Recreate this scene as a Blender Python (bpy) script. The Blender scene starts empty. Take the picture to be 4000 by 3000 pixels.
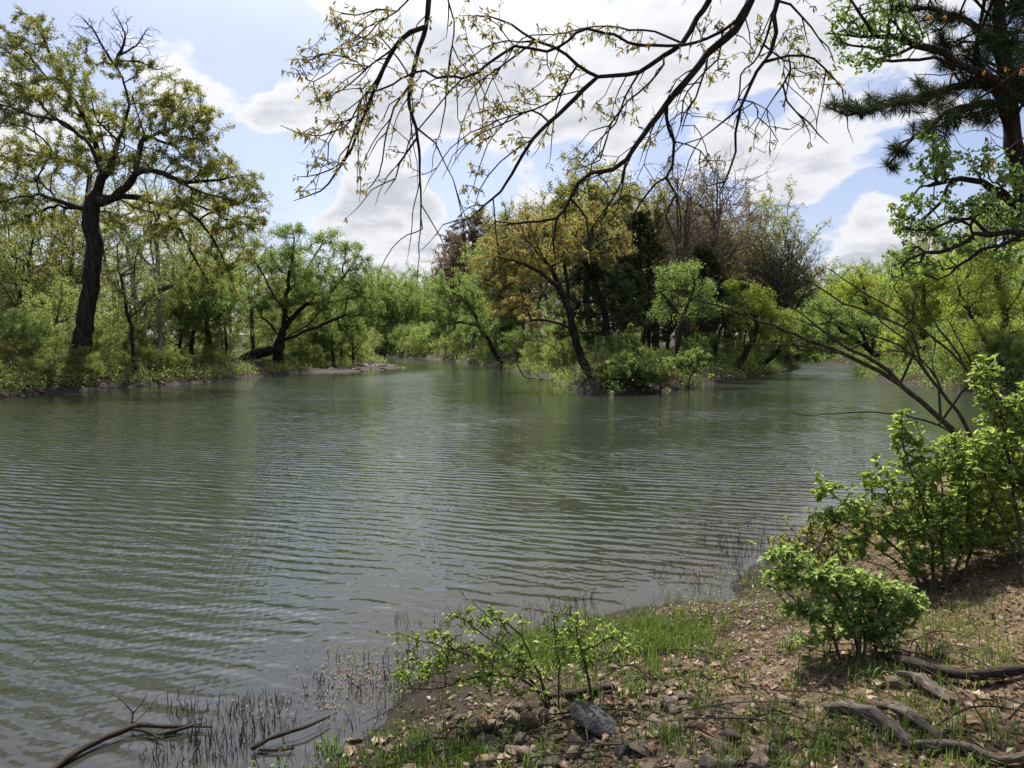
import bpy, bmesh, math
import numpy as np
from mathutils import Vector
rng = np.random.default_rng(11)
R = math.radians
scene = bpy.context.scene
C = scene.collection

# ------------------------------------------------------------------ camera
F = 2775.0            # focal length in photograph pixels (4000 px wide)
HZ = 1350.0           # horizon row
CAMZ = 2.4
PITCH = math.atan((1500 - HZ) / F)
cd = bpy.data.cameras.new('camera'); cam = bpy.data.objects.new('camera', cd); C.objects.link(cam)
cam.location = (0, 0, CAMZ); cam.rotation_euler = (R(90) - PITCH, 0, 0)
cd.sensor_fit = 'HORIZONTAL'; cd.sensor_width = 36; cd.lens = 36 * F / 4000
cd.clip_start = 0.05; cd.clip_end = 3000
scene.camera = cam

# ------------------------------------------------------------------ exposure, sun, sky
scene.view_settings.view_transform = 'Standard'
scene.view_settings.look = 'None'
scene.view_settings.exposure = 0.66
scene.view_settings.gamma = 1.0
scene.view_settings.use_curve_mapping = False
SUN_EL, SUN_AZ = R(56), R(-14)        # azimuth from +Y towards +X
sdir = Vector((math.sin(SUN_AZ) * math.cos(SUN_EL), math.cos(SUN_AZ) * math.cos(SUN_EL), math.sin(SUN_EL)))
sl = bpy.data.lights.new('sun', 'SUN'); sl.energy = 5.0; sl.angle = R(0.55); sl.color = (1.0, 0.95, 0.87)
so = bpy.data.objects.new('sun', sl); C.objects.link(so); so.rotation_euler = sdir.to_track_quat('Z', 'Y').to_euler()
so.location = (0, 0, 60)

class NT:
    def __init__(s, tree): s.t = tree; s.t.nodes.clear()
    def n(s, kind, **kw):
        nd = s.t.nodes.new(kind)
        for k, v in kw.items():
            if k == 'i':
                for a, b in v.items():
                    if isinstance(b, bpy.types.NodeSocket): s.t.links.new(b, nd.inputs[a])
                    else: nd.inputs[a].default_value = b
            else: setattr(nd, k, v)
        return nd
    def math(s, op, a, b=0.0, c=0.0, clamp=False):
        return s.n('ShaderNodeMath', operation=op, use_clamp=clamp, i={0: a, 1: b, 2: c}).outputs[0]
    def vm(s, op, a, b=(0, 0, 0)):
        nd = s.n('ShaderNodeVectorMath', operation=op, i={0: a, 1: b})
        return nd.outputs['Value'] if op in ('DOT_PRODUCT', 'LENGTH') else nd.outputs[0]
    def mix(s, f, a, b):
        nd = s.n('ShaderNodeMix', data_type='RGBA'); L = s.t.links
        for sock, v in ((nd.inputs[0], f), (nd.inputs[6], a), (nd.inputs[7], b)):
            if isinstance(v, bpy.types.NodeSocket): L.new(v, sock)
            else: sock.default_value = v if not isinstance(v, tuple) or len(v) == 4 else (*v, 1)
        return nd.outputs[2]
    def ramp(s, v, a, b, lo=0.0, hi=1.0, smooth=True):
        return s.n('ShaderNodeMapRange', interpolation_type='SMOOTHSTEP' if smooth else 'LINEAR', i={0: v, 1: a, 2: b, 3: lo, 4: hi}).outputs[0]
    def noise(s, vec, scale, detail=4, rough=0.55, dist=0.0):
        return s.n('ShaderNodeTexNoise', i={'Vector': vec, 'Scale': scale, 'Detail': detail, 'Roughness': rough, 'Distortion': dist})

def pixdir(px, py):
    v = Vector(((px - 2000) / F, 1.0, (1500 - py) / F))
    cp, sp = math.cos(PITCH), math.sin(PITCH)
    return Vector((v.x, v.y * cp + v.z * sp, -v.y * sp + v.z * cp)).normalized()

W = bpy.data.worlds.new('World'); scene.world = W; W.use_nodes = True
g = NT(W.node_tree)
sky = g.n('ShaderNodeTexSky', sky_type='NISHITA', sun_disc=False, sun_elevation=SUN_EL, sun_rotation=SUN_AZ, air_density=1.0, dust_density=1.6, ozone_density=1.2)
dirv = g.n('ShaderNodeTexCoord').outputs['Generated']
sep = g.n('ShaderNodeSeparateXYZ', i={0: dirv})
zz = g.math('MAXIMUM', sep.outputs[2], 0.0)
den = g.math('ADD', zz, 0.22)
cu = g.math('DIVIDE', sep.outputs[0], den); cv = g.math('DIVIDE', sep.outputs[1], den)
cuv = g.n('ShaderNodeCombineXYZ', i={0: cu, 1: cv, 2: 0.37}).outputs[0]
nz = g.noise(cuv, 2.7, 10, 0.60, 0.25).outputs['Fac']
# cloud banks and the clear gaps between them, by direction in the sky
CLOUDS = [  # pixel direction, angular radius (deg), weight
    (700, 250, 5, .16), (850, 330, 6, .20), (1050, 420, 5.5, .22), (1230, 470, 5, .22), (1500, 330, 9, 0.136), (1700, 480, 9, 0.112), (2150, 480, 9, 0.112), (1950, 120, 9, 0.112), (2350, 300, 8, 0.074), (1100, 40, 4, .10),
    (2900, 250, 11, 0.112), (2550, 80, 8, 0.074), (1500, 870, 5.5, .26), (1330, 790, 3.5, .16), (1650, 900, 4, .15), (2820, 690, 5.5, .22), (3050, 640, 5, .18), (3230, 720, 5.5, .22), (3350, 960, 4.5, .26), (3480, 930, 4, .2), (3180, 1060, 4.5, .16), (1580, 1030, 3.5, .2),
    (60, 520, 5, .14), (700, 900, 6, .12), (3450, 300, 7, .12),
    (900, 90, 7, -.20), (1080, 200, 5.5, -.22), (800, 130, 6, -.16), (930, 240, 3.5, -.14), (1180, 640, 4.2, -.34), (1000, 600, 4, -.30), (820, 560, 4, -.22), (1830, 770, 4.5, -.24), (3150, 880, 4.5, -.30), (2900, 850, 4.5, -.30), (3420, 830, 4, -.2),
    (2250, 640, 3, -.2), (2700, 840, 4, -.24), (3400, 520, 4.5, -.16), (1240, 740, 3, -.2), (1780, 640, 3, -.16), (2600, 560, 3.5, -.14), (3000, 470, 3.5, -.1), (3100, 950, 3.5, -.16)]
acc = g.math('MULTIPLY', g.math('SUBTRACT', nz, 0.515), 1.0)
for px, py, rad, w in CLOUDS:
    d = pixdir(px, py)
    dt = g.vm('DOT_PRODUCT', dirv, tuple(d))
    acc = g.math('ADD', acc, g.ramp(dt, math.cos(R(rad)), 1.0, 0.0, w))
mask = g.ramp(acc, 0.0, 0.095)
nz2 = g.noise(cuv, 4.6, 7, 0.6).outputs['Fac']
thick = g.math('MULTIPLY', g.ramp(acc, 0.05, 0.34), g.ramp(nz2, 0.34, 0.62))
wisp = g.ramp(g.noise(cuv, 0.9, 6, 0.62).outputs['Fac'], 0.38, 0.70, 0.0, 0.55)
skyb = g.mix(wisp, g.vm('MULTIPLY', sky.outputs[0], (.90, .86, .93)), (3.4, 3.85, 4.95))
cloud = g.mix(thick, (5.8, 5.85, 6.1), (3.85, 4.0, 4.4))
col = g.mix(mask, skyb, cloud)
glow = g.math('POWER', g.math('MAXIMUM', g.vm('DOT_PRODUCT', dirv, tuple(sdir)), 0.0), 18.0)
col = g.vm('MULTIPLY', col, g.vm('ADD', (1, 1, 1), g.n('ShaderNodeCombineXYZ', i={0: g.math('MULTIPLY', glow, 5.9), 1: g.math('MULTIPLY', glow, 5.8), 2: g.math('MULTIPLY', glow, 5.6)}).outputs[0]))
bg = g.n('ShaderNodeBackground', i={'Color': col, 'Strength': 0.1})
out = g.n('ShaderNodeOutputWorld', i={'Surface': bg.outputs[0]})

scene.cycles.max_bounces = 6; scene.cycles.diffuse_bounces = 4; scene.cycles.glossy_bounces = 2
scene.cycles.transmission_bounces = 4; scene.cycles.transparent_max_bounces = 4
scene.cycles.caustics_reflective = False; scene.cycles.caustics_refractive = False
scene.cycles.sample_clamp_indirect = 4.0

# ------------------------------------------------------------------ projection helpers
CP, SP = math.cos(PITCH), math.sin(PITCH)
def P(px, py, d):
    x = (px - 2000) / F * d; v = (1500 - py) / F * d
    return np.array((x, d * CP + v * SP, CAMZ - d * SP + v * CP))
def G(px, py):
    """point where the pixel ray meets the water plane z = 0"""
    k = pixdir(px, py); t = -CAMZ / k.z
    return (k.x * t, k.y * t)

# ------------------------------------------------------------------ terrain
_tab = np.random.default_rng(3).random((256, 256))
def vnoise(x, y):
    xi = np.floor(x).astype(int); yi = np.floor(y).astype(int); fx = x - xi; fy = y - yi
    fx = fx * fx * (3 - 2 * fx); fy = fy * fy * (3 - 2 * fy)
    a = _tab[xi & 255, yi & 255]; b = _tab[(xi + 1) & 255, yi & 255]; c = _tab[xi & 255, (yi + 1) & 255]; e = _tab[(xi + 1) & 255, (yi + 1) & 255]
    return (a * (1 - fx) + b * fx) * (1 - fy) + (c * (1 - fx) + e * fx) * fy - 0.5
def fbm(x, y, o=4):
    s = 0; a = 1.0
    for k in range(o):
        s = s + a * vnoise(x * 2 ** k + 17.3 * k, y * 2 ** k + 5.1 * k); a *= 0.5
    return s
SHORE = [(-60, -8), (-25, 0.2), (-9, 2.2), (-3.2, 3.1)] + [G(*p) for p in (
    (1000, 2990), (1280, 2900), (1480, 2800), (1600, 2680), (1780, 2580), (2000, 2490), (2300, 2440), (2550, 2380), (2850, 2290), (2960, 2210), (3150, 2085), (3270, 2010),
    (3420, 1950), (3650, 1870), (3900, 1770), (4200, 1670), (4600, 1610), (4500, 1570), (4060, 1545), (3720, 1528), (3500, 1500), (3360, 1475), (3345, 1466), (3460, 1458), (3530, 1448), (3470, 1437), (3400, 1430), (3340, 1425))]
SHORE += [(38, 112), (22, 126), (6, 122), (16, 104)] + [G(*p) for p in (
    (3128, 1436), (3085, 1449), (2950, 1474), (2750, 1508), (2560, 1534), (2400, 1544), (2290, 1534), (2220, 1518), (2150, 1480), (2090, 1462), (1990, 1444), (1850, 1420), (1720, 1404), (1580, 1397), (1420, 1393), (1300, 1393),
    (1330, 1400), (1390, 1407), (1370, 1413), (1480, 1419), (1560, 1432), (1570, 1437), (1500, 1444), (1380, 1451), (1250, 1455), (1150, 1458), (900, 1484), (700, 1500), (500, 1512), (300, 1526), (130, 1542), (0, 1552), (-300, 1575), (-800, 1590))] + [(-60, 24), (-120, 10)]
SH = np.array(SHORE)
def shore_dist(x, y):
    """signed distance to the waterline, positive on land"""
    x = np.atleast_1d(np.asarray(x, float)); y = np.atleast_1d(np.asarray(y, float))
    if x.size < 800:
        A_ = SH; B_ = np.roll(SH, -1, 0); D_ = B_ - A_
        t = np.clip(((x[:, None] - A_[:, 0]) * D_[:, 0] + (y[:, None] - A_[:, 1]) * D_[:, 1]) / (D_ ** 2).sum(1), 0, 1)
        b2 = (((x[:, None] - A_[:, 0] - t * D_[:, 0]) ** 2 + (y[:, None] - A_[:, 1] - t * D_[:, 1]) ** 2)).min(1)
        c = ((A_[:, 1] > y[:, None]) != (B_[:, 1] > y[:, None])) & (x[:, None] < D_[:, 0] * (y[:, None] - A_[:, 1]) / (D_[:, 1] + 1e-12) + A_[:, 0])
        d = np.sqrt(b2); return np.where(c.sum(1) % 2 == 1, -d, d)
    best = np.full(x.shape, 1e9); inside = np.zeros(x.shape, bool)
    for i in range(len(SH)):
        ax, ay = SH[i]; bx, by = SH[(i + 1) % len(SH)]
        dx, dy = bx - ax, by - ay
        t = np.clip(((x - ax) * dx + (y - ay) * dy) / (dx * dx + dy * dy), 0, 1)
        best = np.minimum(best, (x - ax - t * dx) ** 2 + (y - ay - t * dy) ** 2)
        c = ((ay > y) != (by > y)) & (x < (bx - ax) * (y - ay) / (by - ay + 1e-12) + ax)
        inside ^= c
    d = np.sqrt(best)
    return np.where(inside, -d, d)
BAR = np.array(G(1380, 1437))
def height(x, y):
    x = np.atleast_1d(np.asarray(x, float)); y = np.atleast_1d(np.asarray(y, float))
    s = shore_dist(x, y)
    near = np.clip((15 - y) / 6, 0, 1) * np.clip((x + 14) / 5, 0, 1)
    hn = 0.185 * s + 0.05 * np.maximum(s - 3.5, 0) - 0.012 * np.maximum(s - 8, 0) * s * .3
    hn = np.clip(hn, -9, 2.2) + np.clip(x - 2.6, 0, 6) * 0.10 * np.clip(s / 2.5, 0, 1)
    hf = 0.34 * (1 - np.exp(-np.maximum(s, 0) / 0.6)) + 0.27 * np.minimum(np.maximum(s, 0), 4) + 0.018 * np.maximum(s, 0)
    bar = np.exp(-(((x - BAR[0]) / 6.0) ** 2 + ((y - BAR[1]) / 13.0) ** 2))
    hf = hf * (1 - np.clip(bar * 1.5, 0, .88))
    hf = hf + 0.35 * fbm(x * .35 + 40, y * .35, 4) * np.clip(s / 1.2, 0, 1) * (1 - near) * (1 - np.clip(bar * 1.5, 0, .9))
    h = hn * near + hf * (1 - near)
    under = np.maximum(s, -6) * 0.22
    h = np.where(s < 0, under, h)
    h = h + near * np.clip((s + .6) / .8, 0, 1) * (0.10 * fbm(x * .9 + 9, y * .9 + 3, 3) + 0.035 * fbm(x * 5, y * 5, 3))
    return h
def hz(x, y): return float(height(x, y)[0])
_hx = np.unique(np.concatenate([np.arange(-5, 9, .05), np.arange(-60, 60, .6)])); _hy = np.unique(np.concatenate([np.arange(1, 12, .05), np.arange(12, 145, .5)]))
_hg = None
def hfast(x, y):
    global _hg
    if _hg is None:
        a, b = np.meshgrid(_hx, _hy); _hg = height(a.ravel(), b.ravel()).reshape(a.shape)
    i = np.clip(np.searchsorted(_hx, x) - 1, 0, len(_hx) - 2); j = np.clip(np.searchsorted(_hy, y) - 1, 0, len(_hy) - 2)
    fx = np.clip((x - _hx[i]) / (_hx[i + 1] - _hx[i]), 0, 1); fy = np.clip((y - _hy[j]) / (_hy[j + 1] - _hy[j]), 0, 1)
    return (_hg[j, i] * (1 - fx) + _hg[j, i + 1] * fx) * (1 - fy) + (_hg[j + 1, i] * (1 - fx) + _hg[j + 1, i + 1] * fx) * fy
def ground_px(px, py):
    """point where the pixel ray meets the ground"""
    k = pixdir(px, py); ts = np.concatenate([np.arange(1.5, 16, .02), np.arange(16, 140, .2)])
    x = k.x * ts; y = k.y * ts; z = CAMZ + k.z * ts
    h = np.maximum(hfast(x, y), -0.02)
    i = int(np.argmax(z < h)) if (z < h).any() else len(ts) - 1
    return np.array((x[i], y[i], h[i]))

# ------------------------------------------------------------------ mesh helpers
def mesh_np(name, V, faces, mat=None, v=None, smooth=True):
    """faces: list of (n,k) index arrays"""
    me = bpy.data.meshes.new(name)
    V = np.asarray(V, np.float32)
    faces = [np.asarray(f, np.int32) for f in faces if len(f)]
    me.vertices.add(len(V)); me.vertices.foreach_set('co', V.ravel())
    nl = sum(f.size for f in faces); npz = sum(len(f) for f in faces)
    me.loops.add(nl); me.polygons.add(npz)
    me.loops.foreach_set('vertex_index', np.concatenate([f.ravel() for f in faces]))
    tot = np.concatenate([np.full(len(f), f.shape[1], np.int32) for f in faces])
    st = np.concatenate([[0], np.cumsum(tot)[:-1]]).astype(np.int32)
    me.polygons.foreach_set('loop_start', st); me.polygons.foreach_set('loop_total', tot)
    me.polygons.foreach_set('use_smooth', np.full(npz, smooth, bool))
    if v is not None:
        a = me.attributes.new('v', 'FLOAT', 'POINT'); a.data.foreach_set('value', np.asarray(v, np.float32))
    if mat: me.materials.append(mat)
    me.update(calc_edges=True)
    return me
def link(name, me, parent=None):
    o = bpy.data.objects.new(name, me); C.objects.link(o); o.parent = parent
    return o
def tag(o, label=None, cat=None, group=None, kind=None):
    if label: o['label'] = label
    if cat: o['category'] = cat
    if group: o['group'] = group
    if kind: o['kind'] = kind
    return o
def empty(name, loc):
    o = bpy.data.objects.new(name, None); C.objects.link(o); o.location = loc; o.empty_display_size = .2
    return o
def copy_tree(o, parent=None):
    c = o.copy(); C.objects.link(c); c.parent = parent
    for ch in list(o.children): copy_tree(ch, c)
    return c
def unit(a): return a / np.maximum(np.linalg.norm(a, axis=-1, keepdims=True), 1e-9)

def tubes(chains, cap=False):
    """chains: (pts, radii, sides) -> V, [quads, caps]"""
    VV = []; FF = []; caps = []; off = 0
    for pts, rad, K in chains:
        pts = np.asarray(pts); M = len(pts)
        t = np.empty_like(pts); t[1:-1] = pts[2:] - pts[:-2]; t[0] = pts[1] - pts[0]; t[-1] = pts[-1] - pts[-2]
        t = unit(t); m = np.abs(pts[-1] - pts[0]); ref = np.zeros(3); ref[int(np.argmin(m))] = 1
        u = unit(np.cross(t, ref)); w = np.cross(t, u)
        a = np.arange(K) * (2 * math.pi / K)
        ring = pts[:, None, :] + np.asarray(rad)[:, None, None] * (np.cos(a)[None, :, None] * u[:, None, :] + np.sin(a)[None, :, None] * w[:, None, :])
        VV.append(ring.reshape(-1, 3))
        i = np.arange(M - 1)[:, None] * K; k = np.arange(K)[None, :]; k2 = (k + 1) % K
        FF.append((off + np.stack([i + k, i + k2, i + K + k2, i + K + k], -1)).reshape(-1, 4))
        if cap:
            for b, rev in ((0, 1), (M - 1, 0)):
                r = off + b * K + np.arange(K); VV.append(pts[b][None]); cidx = off + M * K + (0 if rev else 1)
                tri = np.stack([np.full(K, cidx), r, np.roll(r, -1)], -1)
                caps.append(tri[:, ::-1] if rev else tri)
            off += 2
        off += M * K
    return np.concatenate(VV), [np.concatenate(FF)] + ([np.concatenate(caps)] if caps else [])

def spline(pts, step):
    p = np.asarray(pts, float)
    if len(p) < 3:
        n = max(2, int(np.linalg.norm(p[-1] - p[0]) / step) + 1)
        return p[0] + (p[-1] - p[0]) * np.linspace(0, 1, n)[:, None]
    q = np.vstack([2 * p[0] - p[1], p, 2 * p[-1] - p[-2]]); out = []
    for i in range(1, len(q) - 2):
        n = max(1, int(round(np.linalg.norm(q[i + 1] - q[i]) / step))); t = (np.arange(n) / n)[:, None]
        a, b, c, d = q[i - 1], q[i], q[i + 1], q[i + 2]
        out.append(.5 * ((2 * b) + (c - a) * t + (2 * a - 5 * b + 4 * c - d) * t ** 2 + (-a + 3 * b - 3 * c + d) * t ** 3))
    out.append(p[-1:])
    return np.vstack(out)

def grow(skel, targets, step, bf=0.25, wig=0.06, droop=0.0, rs=None):
    rs = rs or rng
    pos = []; par = []; pl = []
    for k, s in enumerate(skel):
        q = spline(s, step)
        if len(q) > 3: q[1:-1] += rs.normal(0, wig * step, (len(q) - 2, 3))
        if k == 0:
            last = -1
        else:
            A = np.array(pos); last = int(np.argmin(((A - q[0]) ** 2).sum(1)))
            q = q[1:] if len(q) > 1 else q
        for c in q:
            pl.append(0 if last < 0 else pl[last] + float(np.linalg.norm(c - pos[last]))); pos.append(c); par.append(last); last = len(pos) - 1
    n0 = len(pos); cap = n0 + len(targets) * 14 + 10
    A = np.zeros((cap, 3)); A[:n0] = pos; L = np.zeros(cap); L[:n0] = pl; PR = np.full(cap, -1); PR[:n0] = par; n = n0
    ok = np.ones(cap, bool)
    if len(targets):
        S = A[:n0]
        dm = np.sqrt(((targets[:, None, :] - S[None, ::2]) ** 2).sum(-1)).min(1)
        for ti in np.argsort(dm):
            T = targets[ti]
            dd = np.sqrt(((A[:n] - T) ** 2).sum(1))
            j = int(np.argmin(dd + bf * L[:n])); dist = dd[j]
            m = min(10, max(1, int(round(dist / step))))
            if n + m >= cap: break
            a = A[j]; pj = PR[j]; dirp = (a - A[pj]) if pj >= 0 else np.array((0, 0, 1.))
            dirp = dirp / (np.linalg.norm(dirp) + 1e-9)
            ctrl = a + dirp * dist * .38 + np.array((0, 0, droop * dist))
            t = (np.arange(1, m + 1) / m)[:, None]
            q = (1 - t) ** 2 * a + 2 * t * (1 - t) * ctrl + t ** 2 * T
            q[:-1] += rs.normal(0, wig * step * 1.5, (m - 1, 3))
            prev = j
            for c in q:
                A[n] = c; PR[n] = prev; L[n] = L[prev] + dist / m; prev = n; n += 1
    A = A[:n].copy(); PR = PR[:n].copy(); nk = np.bincount(PR[PR >= 0], minlength=n); child = np.full(n, -1); child[PR[1:]] = np.arange(1, n)
    i = np.where((nk == 1) & (PR >= 0) & (np.arange(n) >= n0))[0]
    for _ in range(3): A[i] = A[i] * .5 + .25 * (A[PR[i]] + A[child[i]])
    return A, PR, n0

def thick(A, PR, r0, rt, emax=.52):
    n = len(A); cnt = np.zeros(n); has = np.zeros(n, bool); has[PR[PR >= 0]] = True
    cnt[~has] = 1
    for i in range(n - 1, 0, -1):
        if PR[i] >= 0: cnt[PR[i]] += cnt[i]
    N = max(cnt[0], 2); ex = min(emax, math.log(r0 / rt) / math.log(N))
    return rt * cnt ** ex, cnt

def chains_of(A, PR, rad, cnt, sides=(9, 6, 4, 3), cuts=(.12, .035, .012), flare=None):
    n = len(A); kids = [[] for _ in range(n)]
    for i in range(n):
        if PR[i] >= 0: kids[PR[i]].append(i)
    out = []; stack = [(0, None)]
    while stack:
        i, p = stack.pop(); ch = [i]
        while kids[ch[-1]]:
            k = sorted(kids[ch[-1]], key=lambda q: -cnt[q])
            for o in k[1:]: stack.append((o, ch[-1]))
            ch.append(k[0])
        r = rad[ch]; pts = A[ch]
        if p is not None:
            pts = np.vstack([A[p], pts]); r = np.concatenate([[min(rad[p], rad[i] * 1.15)], r])
        if len(pts) < 2: continue
        r = r.copy(); r[-1] *= .5
        m = r.max(); K = sides[0] if m > cuts[0] else sides[1] if m > cuts[1] else sides[2] if m > cuts[2] else sides[3]
        if flare and p is None:
            h = np.linalg.norm(pts - pts[0], axis=1); r = r * (1 + flare * np.exp(-h / (2.2 * rad[0])))
        out.append((pts, r, K))
    return out

def leaves(cen, ax, size, wid, shape='quad', fold=.25, rs=None, up=None):
    """one small folded blade per leaf"""
    rs = rs or rng; n = len(cen)
    ax = unit(ax); rnd = rs.normal(size=(n, 3))
    if up is not None: rnd = rnd * (1 - up) + np.array((0, 0, 1.)) * up * 1.6
    side = unit(np.cross(ax, rnd)); nor = np.cross(side, ax)
    size = np.broadcast_to(size, n)[:, None]; w = size * wid * .5
    if shape == 'tri':
        V = np.stack([cen - side * w, cen + side * w * .9 + nor * w * fold, cen + ax * size], 1)
        F_ = [np.arange(n * 3).reshape(n, 3)]; k = 3
    elif shape == 'quad':
        V = np.stack([cen, cen + ax * size * .45 + side * w + nor * w * fold, cen + ax * size, cen + ax * size * .5 - side * w + nor * w * fold], 1)
        F_ = [np.arange(n * 4).reshape(n, 4)]; k = 4
    else:
        up_ = nor * w * fold
        V = np.stack([cen, cen + ax * size * .28 + side * w * .9 + up_, cen + ax * size * .66 + side * w * .75 + up_, cen + ax * size - nor * size * .08,
                      cen + ax * size * .66 - side * w * .75 + up_, cen + ax * size * .28 - side * w * .9 + up_], 1)
        b = np.arange(n)[:, None] * 6
        F_ = [np.concatenate([b + np.array((0, 1, 2, 3)), b + np.array((0, 3, 4, 5))])]; k = 6
    return V.reshape(-1, 3), F_, k

def blobs_px(bl, n, d0, clump=6, shell=.35, rs=None):
    """targets in ellipsoids given in photograph pixels: (px, py, rx, ry[, dd, depth radius in m])"""
    rs = rs or rng
    vol = np.array([b[2] * b[3] for b in bl], float); vol /= vol.sum()
    out = []
    for b, w in zip(bl, vol):
        k = max(3, int(n * w)); d = d0 + (b[4] if len(b) > 4 else 0)
        rm = b[5] if len(b) > 5 else b[2] / F * d * .8
        m = max(1, k // clump)
        c = unit(rs.normal(size=(m, 3))) * (rs.random((m, 1)) ** (shell))
        q = c[rs.integers(0, m, k)] + rs.normal(0, .16, (k, 3))
        for e in q: out.append(P(b[0] + e[0] * b[2], b[1] + e[1] * b[3], d + e[2] * rm))
    return np.array(out)

def leaf_points(A, PR, cnt, n, maxcnt, rs):
    idx = np.where((cnt <= maxcnt) & (PR >= 0))[0]
    a = idx[rs.integers(0, len(idx), n)]; t = rs.random((n, 1))
    p = A[PR[a]] * (1 - t) + A[a] * t
    return p, unit(A[a] - A[PR[a]])

# ------------------------------------------------------------------ materials
def mat(name):
    m = bpy.data.materials.new(name); m.use_nodes = True
    return m, NT(m.node_tree)
def leaf_mat(name, a, b, c, trans=.5, tcol=None, gloss=.012, objvar=.25):
    """a, b, c: leaf colours of this plant, picked leaf by leaf"""
    m, g = mat(name)
    v = g.n('ShaderNodeAttribute', attribute_name='v').outputs['Fac']
    oi = g.n('ShaderNodeObjectInfo').outputs['Random']
    vv = g.math('ADD', v, g.math('MULTIPLY', g.math('SUBTRACT', oi, .5), objvar), clamp=True)
    r = g.n('ShaderNodeValToRGB', i={0: vv}); e = r.color_ramp.elements
    e[0].color = (*a, 1); e[1].color = (*c, 1); x = e.new(.5); x.color = (*b, 1)
    colr = r.outputs[0]
    d = g.n('ShaderNodeBsdfDiffuse', i={'Color': colr})
    tc = g.mix(1.0, colr, colr) if tcol is None else g.n('ShaderNodeMix', data_type='RGBA', blend_type='MULTIPLY', i={0: 1.0, 6: colr, 7: (*tcol, 1)}).outputs[2]
    t = g.n('ShaderNodeBsdfTranslucent', i={'Color': tc})
    s = g.n('ShaderNodeMixShader', i={0: trans, 1: d.outputs[0], 2: t.outputs[0]}).outputs[0]
    if gloss:
        gl = g.n('ShaderNodeBsdfGlossy', i={'Color': (1, 1, 1, 1), 'Roughness': .42})
        s = g.n('ShaderNodeMixShader', i={0: gloss, 1: s, 2: gl.outputs[0]}).outputs[0]
    g.n('ShaderNodeOutputMaterial', i={'Surface': s})
    return m
def bark_mat(name, a, b, scale=6, rough=.9, lichen=None, along=False):
    m, g = mat(name)
    tc = g.n('ShaderNodeTexCoord').outputs['Object']
    st = g.vm('MULTIPLY', tc, (1, 1, .22))
    if along: st = g.n('ShaderNodeAttribute', attribute_name='grain').outputs['Vector']
    n1 = g.noise(st, scale, 6, .7).outputs['Fac']; n2 = g.noise(tc, scale * .25, 3).outputs['Fac']
    colr = g.mix(g.ramp(n1, .35, .68), a, b)
    if lichen: colr = g.mix(g.ramp(n2, .55, .66, 0, .75), colr, lichen)
    bp = g.n('ShaderNodeBump', i={'Strength': .8, 'Distance': .03, 'Height': n1})
    p = g.n('ShaderNodeBsdfPrincipled', i={'Base Color': colr, 'Roughness': rough, 'Specular IOR Level': .15, 'Normal': bp.outputs[0]})
    g.n('ShaderNodeOutputMaterial', i={'Surface': p.outputs[0]})
    return m
BARK = bark_mat('dark_bark', (.014, .011, .009), (.052, .042, .034), 7)
BARK_G = bark_mat('grey_bark', (.05, .042, .034), (.13, .11, .09), 9)
BARK_W = bark_mat('pale_bark', (.12, .10, .08), (.42, .39, .34), 3)
BARK_N = bark_mat('near_bark', (.010, .008, .007), (.05, .038, .028), 30)
BARK_S = bark_mat('stem_bark', (.05, .038, .025), (.13, .10, .07), 30)
WOOD = bark_mat('weathered_wood', (.05, .04, .03), (.27, .225, .18), 9, .9, None, True)
WOOD_D = bark_mat('damp_wood', (.02, .016, .012), (.11, .085, .065), 9, .8, None, True)
DRIFT = bark_mat('bleached_wood', (.14, .115, .09), (.38, .34, .28), 12)

L_OAK = leaf_mat('oak_leaf', (0.131, 0.140, 0.038), (0.194, 0.207, 0.057), (0.270, 0.285, 0.095), .6, (1.2, 1.16, .8))
L_GREEN = leaf_mat('spring_leaf', (0.120, 0.172, 0.053), (0.192, 0.265, 0.083), (0.264, 0.353, 0.129), .6, (1.2, 1.18, .8))
L_LIGHT = leaf_mat('pale_leaf', (0.180, 0.225, 0.068), (0.254, 0.315, 0.104), (0.328, 0.399, 0.162), .6, (1.18, 1.15, .8))
L_YELLOW = leaf_mat('yellow_green_leaf', (.21, .26, .05), (.31, .38, .08), (.40, .48, .13), .6, (1.2, 1.15, .75))
L_OCHRE = leaf_mat('ochre_leaf', (0.194, 0.167, 0.056), (0.273, 0.242, 0.083), (0.352, 0.317, 0.131), .6, (1.15, 1.12, .8))
L_OLIVE = leaf_mat('olive_leaf', (0.163, 0.172, 0.057), (0.233, 0.242, 0.084), (0.304, 0.317, 0.133), .6, (1.18, 1.15, .8))
L_BUD = leaf_mat('red_bud', (.16, .115, .07), (.22, .165, .10), (.29, .235, .14), .4)
L_CEDAR = leaf_mat('cedar_leaf', (.016, .024, .011), (.030, .043, .019), (.055, .072, .03), .3, None, 0)
L_PINE = leaf_mat('pine_needle', (.018, .028, .013), (.034, .05, .02), (.065, .085, .032), .3, None, 0)
L_NEARY = leaf_mat('young_oak_leaf', (0.140, 0.120, 0.040), (0.248, 0.228, 0.081), (0.378, 0.372, 0.149), .5, (1.2, 1.1, .7), .02)
L_RUST = leaf_mat('rusty_oak_leaf', (.24, .12, .035), (.33, .18, .05), (.42, .27, .08), .5, (1.2, 1.0, .7))
L_SHRUB = leaf_mat('shrub_leaf', (0.125, 0.175, 0.045), (0.235, 0.315, 0.082), (0.36, 0.45, 0.145), .58, (1.2, 1.2, .75), .015)
L_MAPLE = leaf_mat('maple_leaf', (.13, .21, .05), (.21, .31, .08), (.30, .41, .13), .5, (1.2, 1.2, .8), .03)
L_GRASS = leaf_mat('grass_blade', (.05, .09, .018), (.10, .16, .03), (.20, .24, .07), .45, (1.2, 1.2, .8))
L_REED = leaf_mat('reed_stub', (.025, .02, .013), (.06, .05, .028), (.16, .15, .06), .2)
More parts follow.
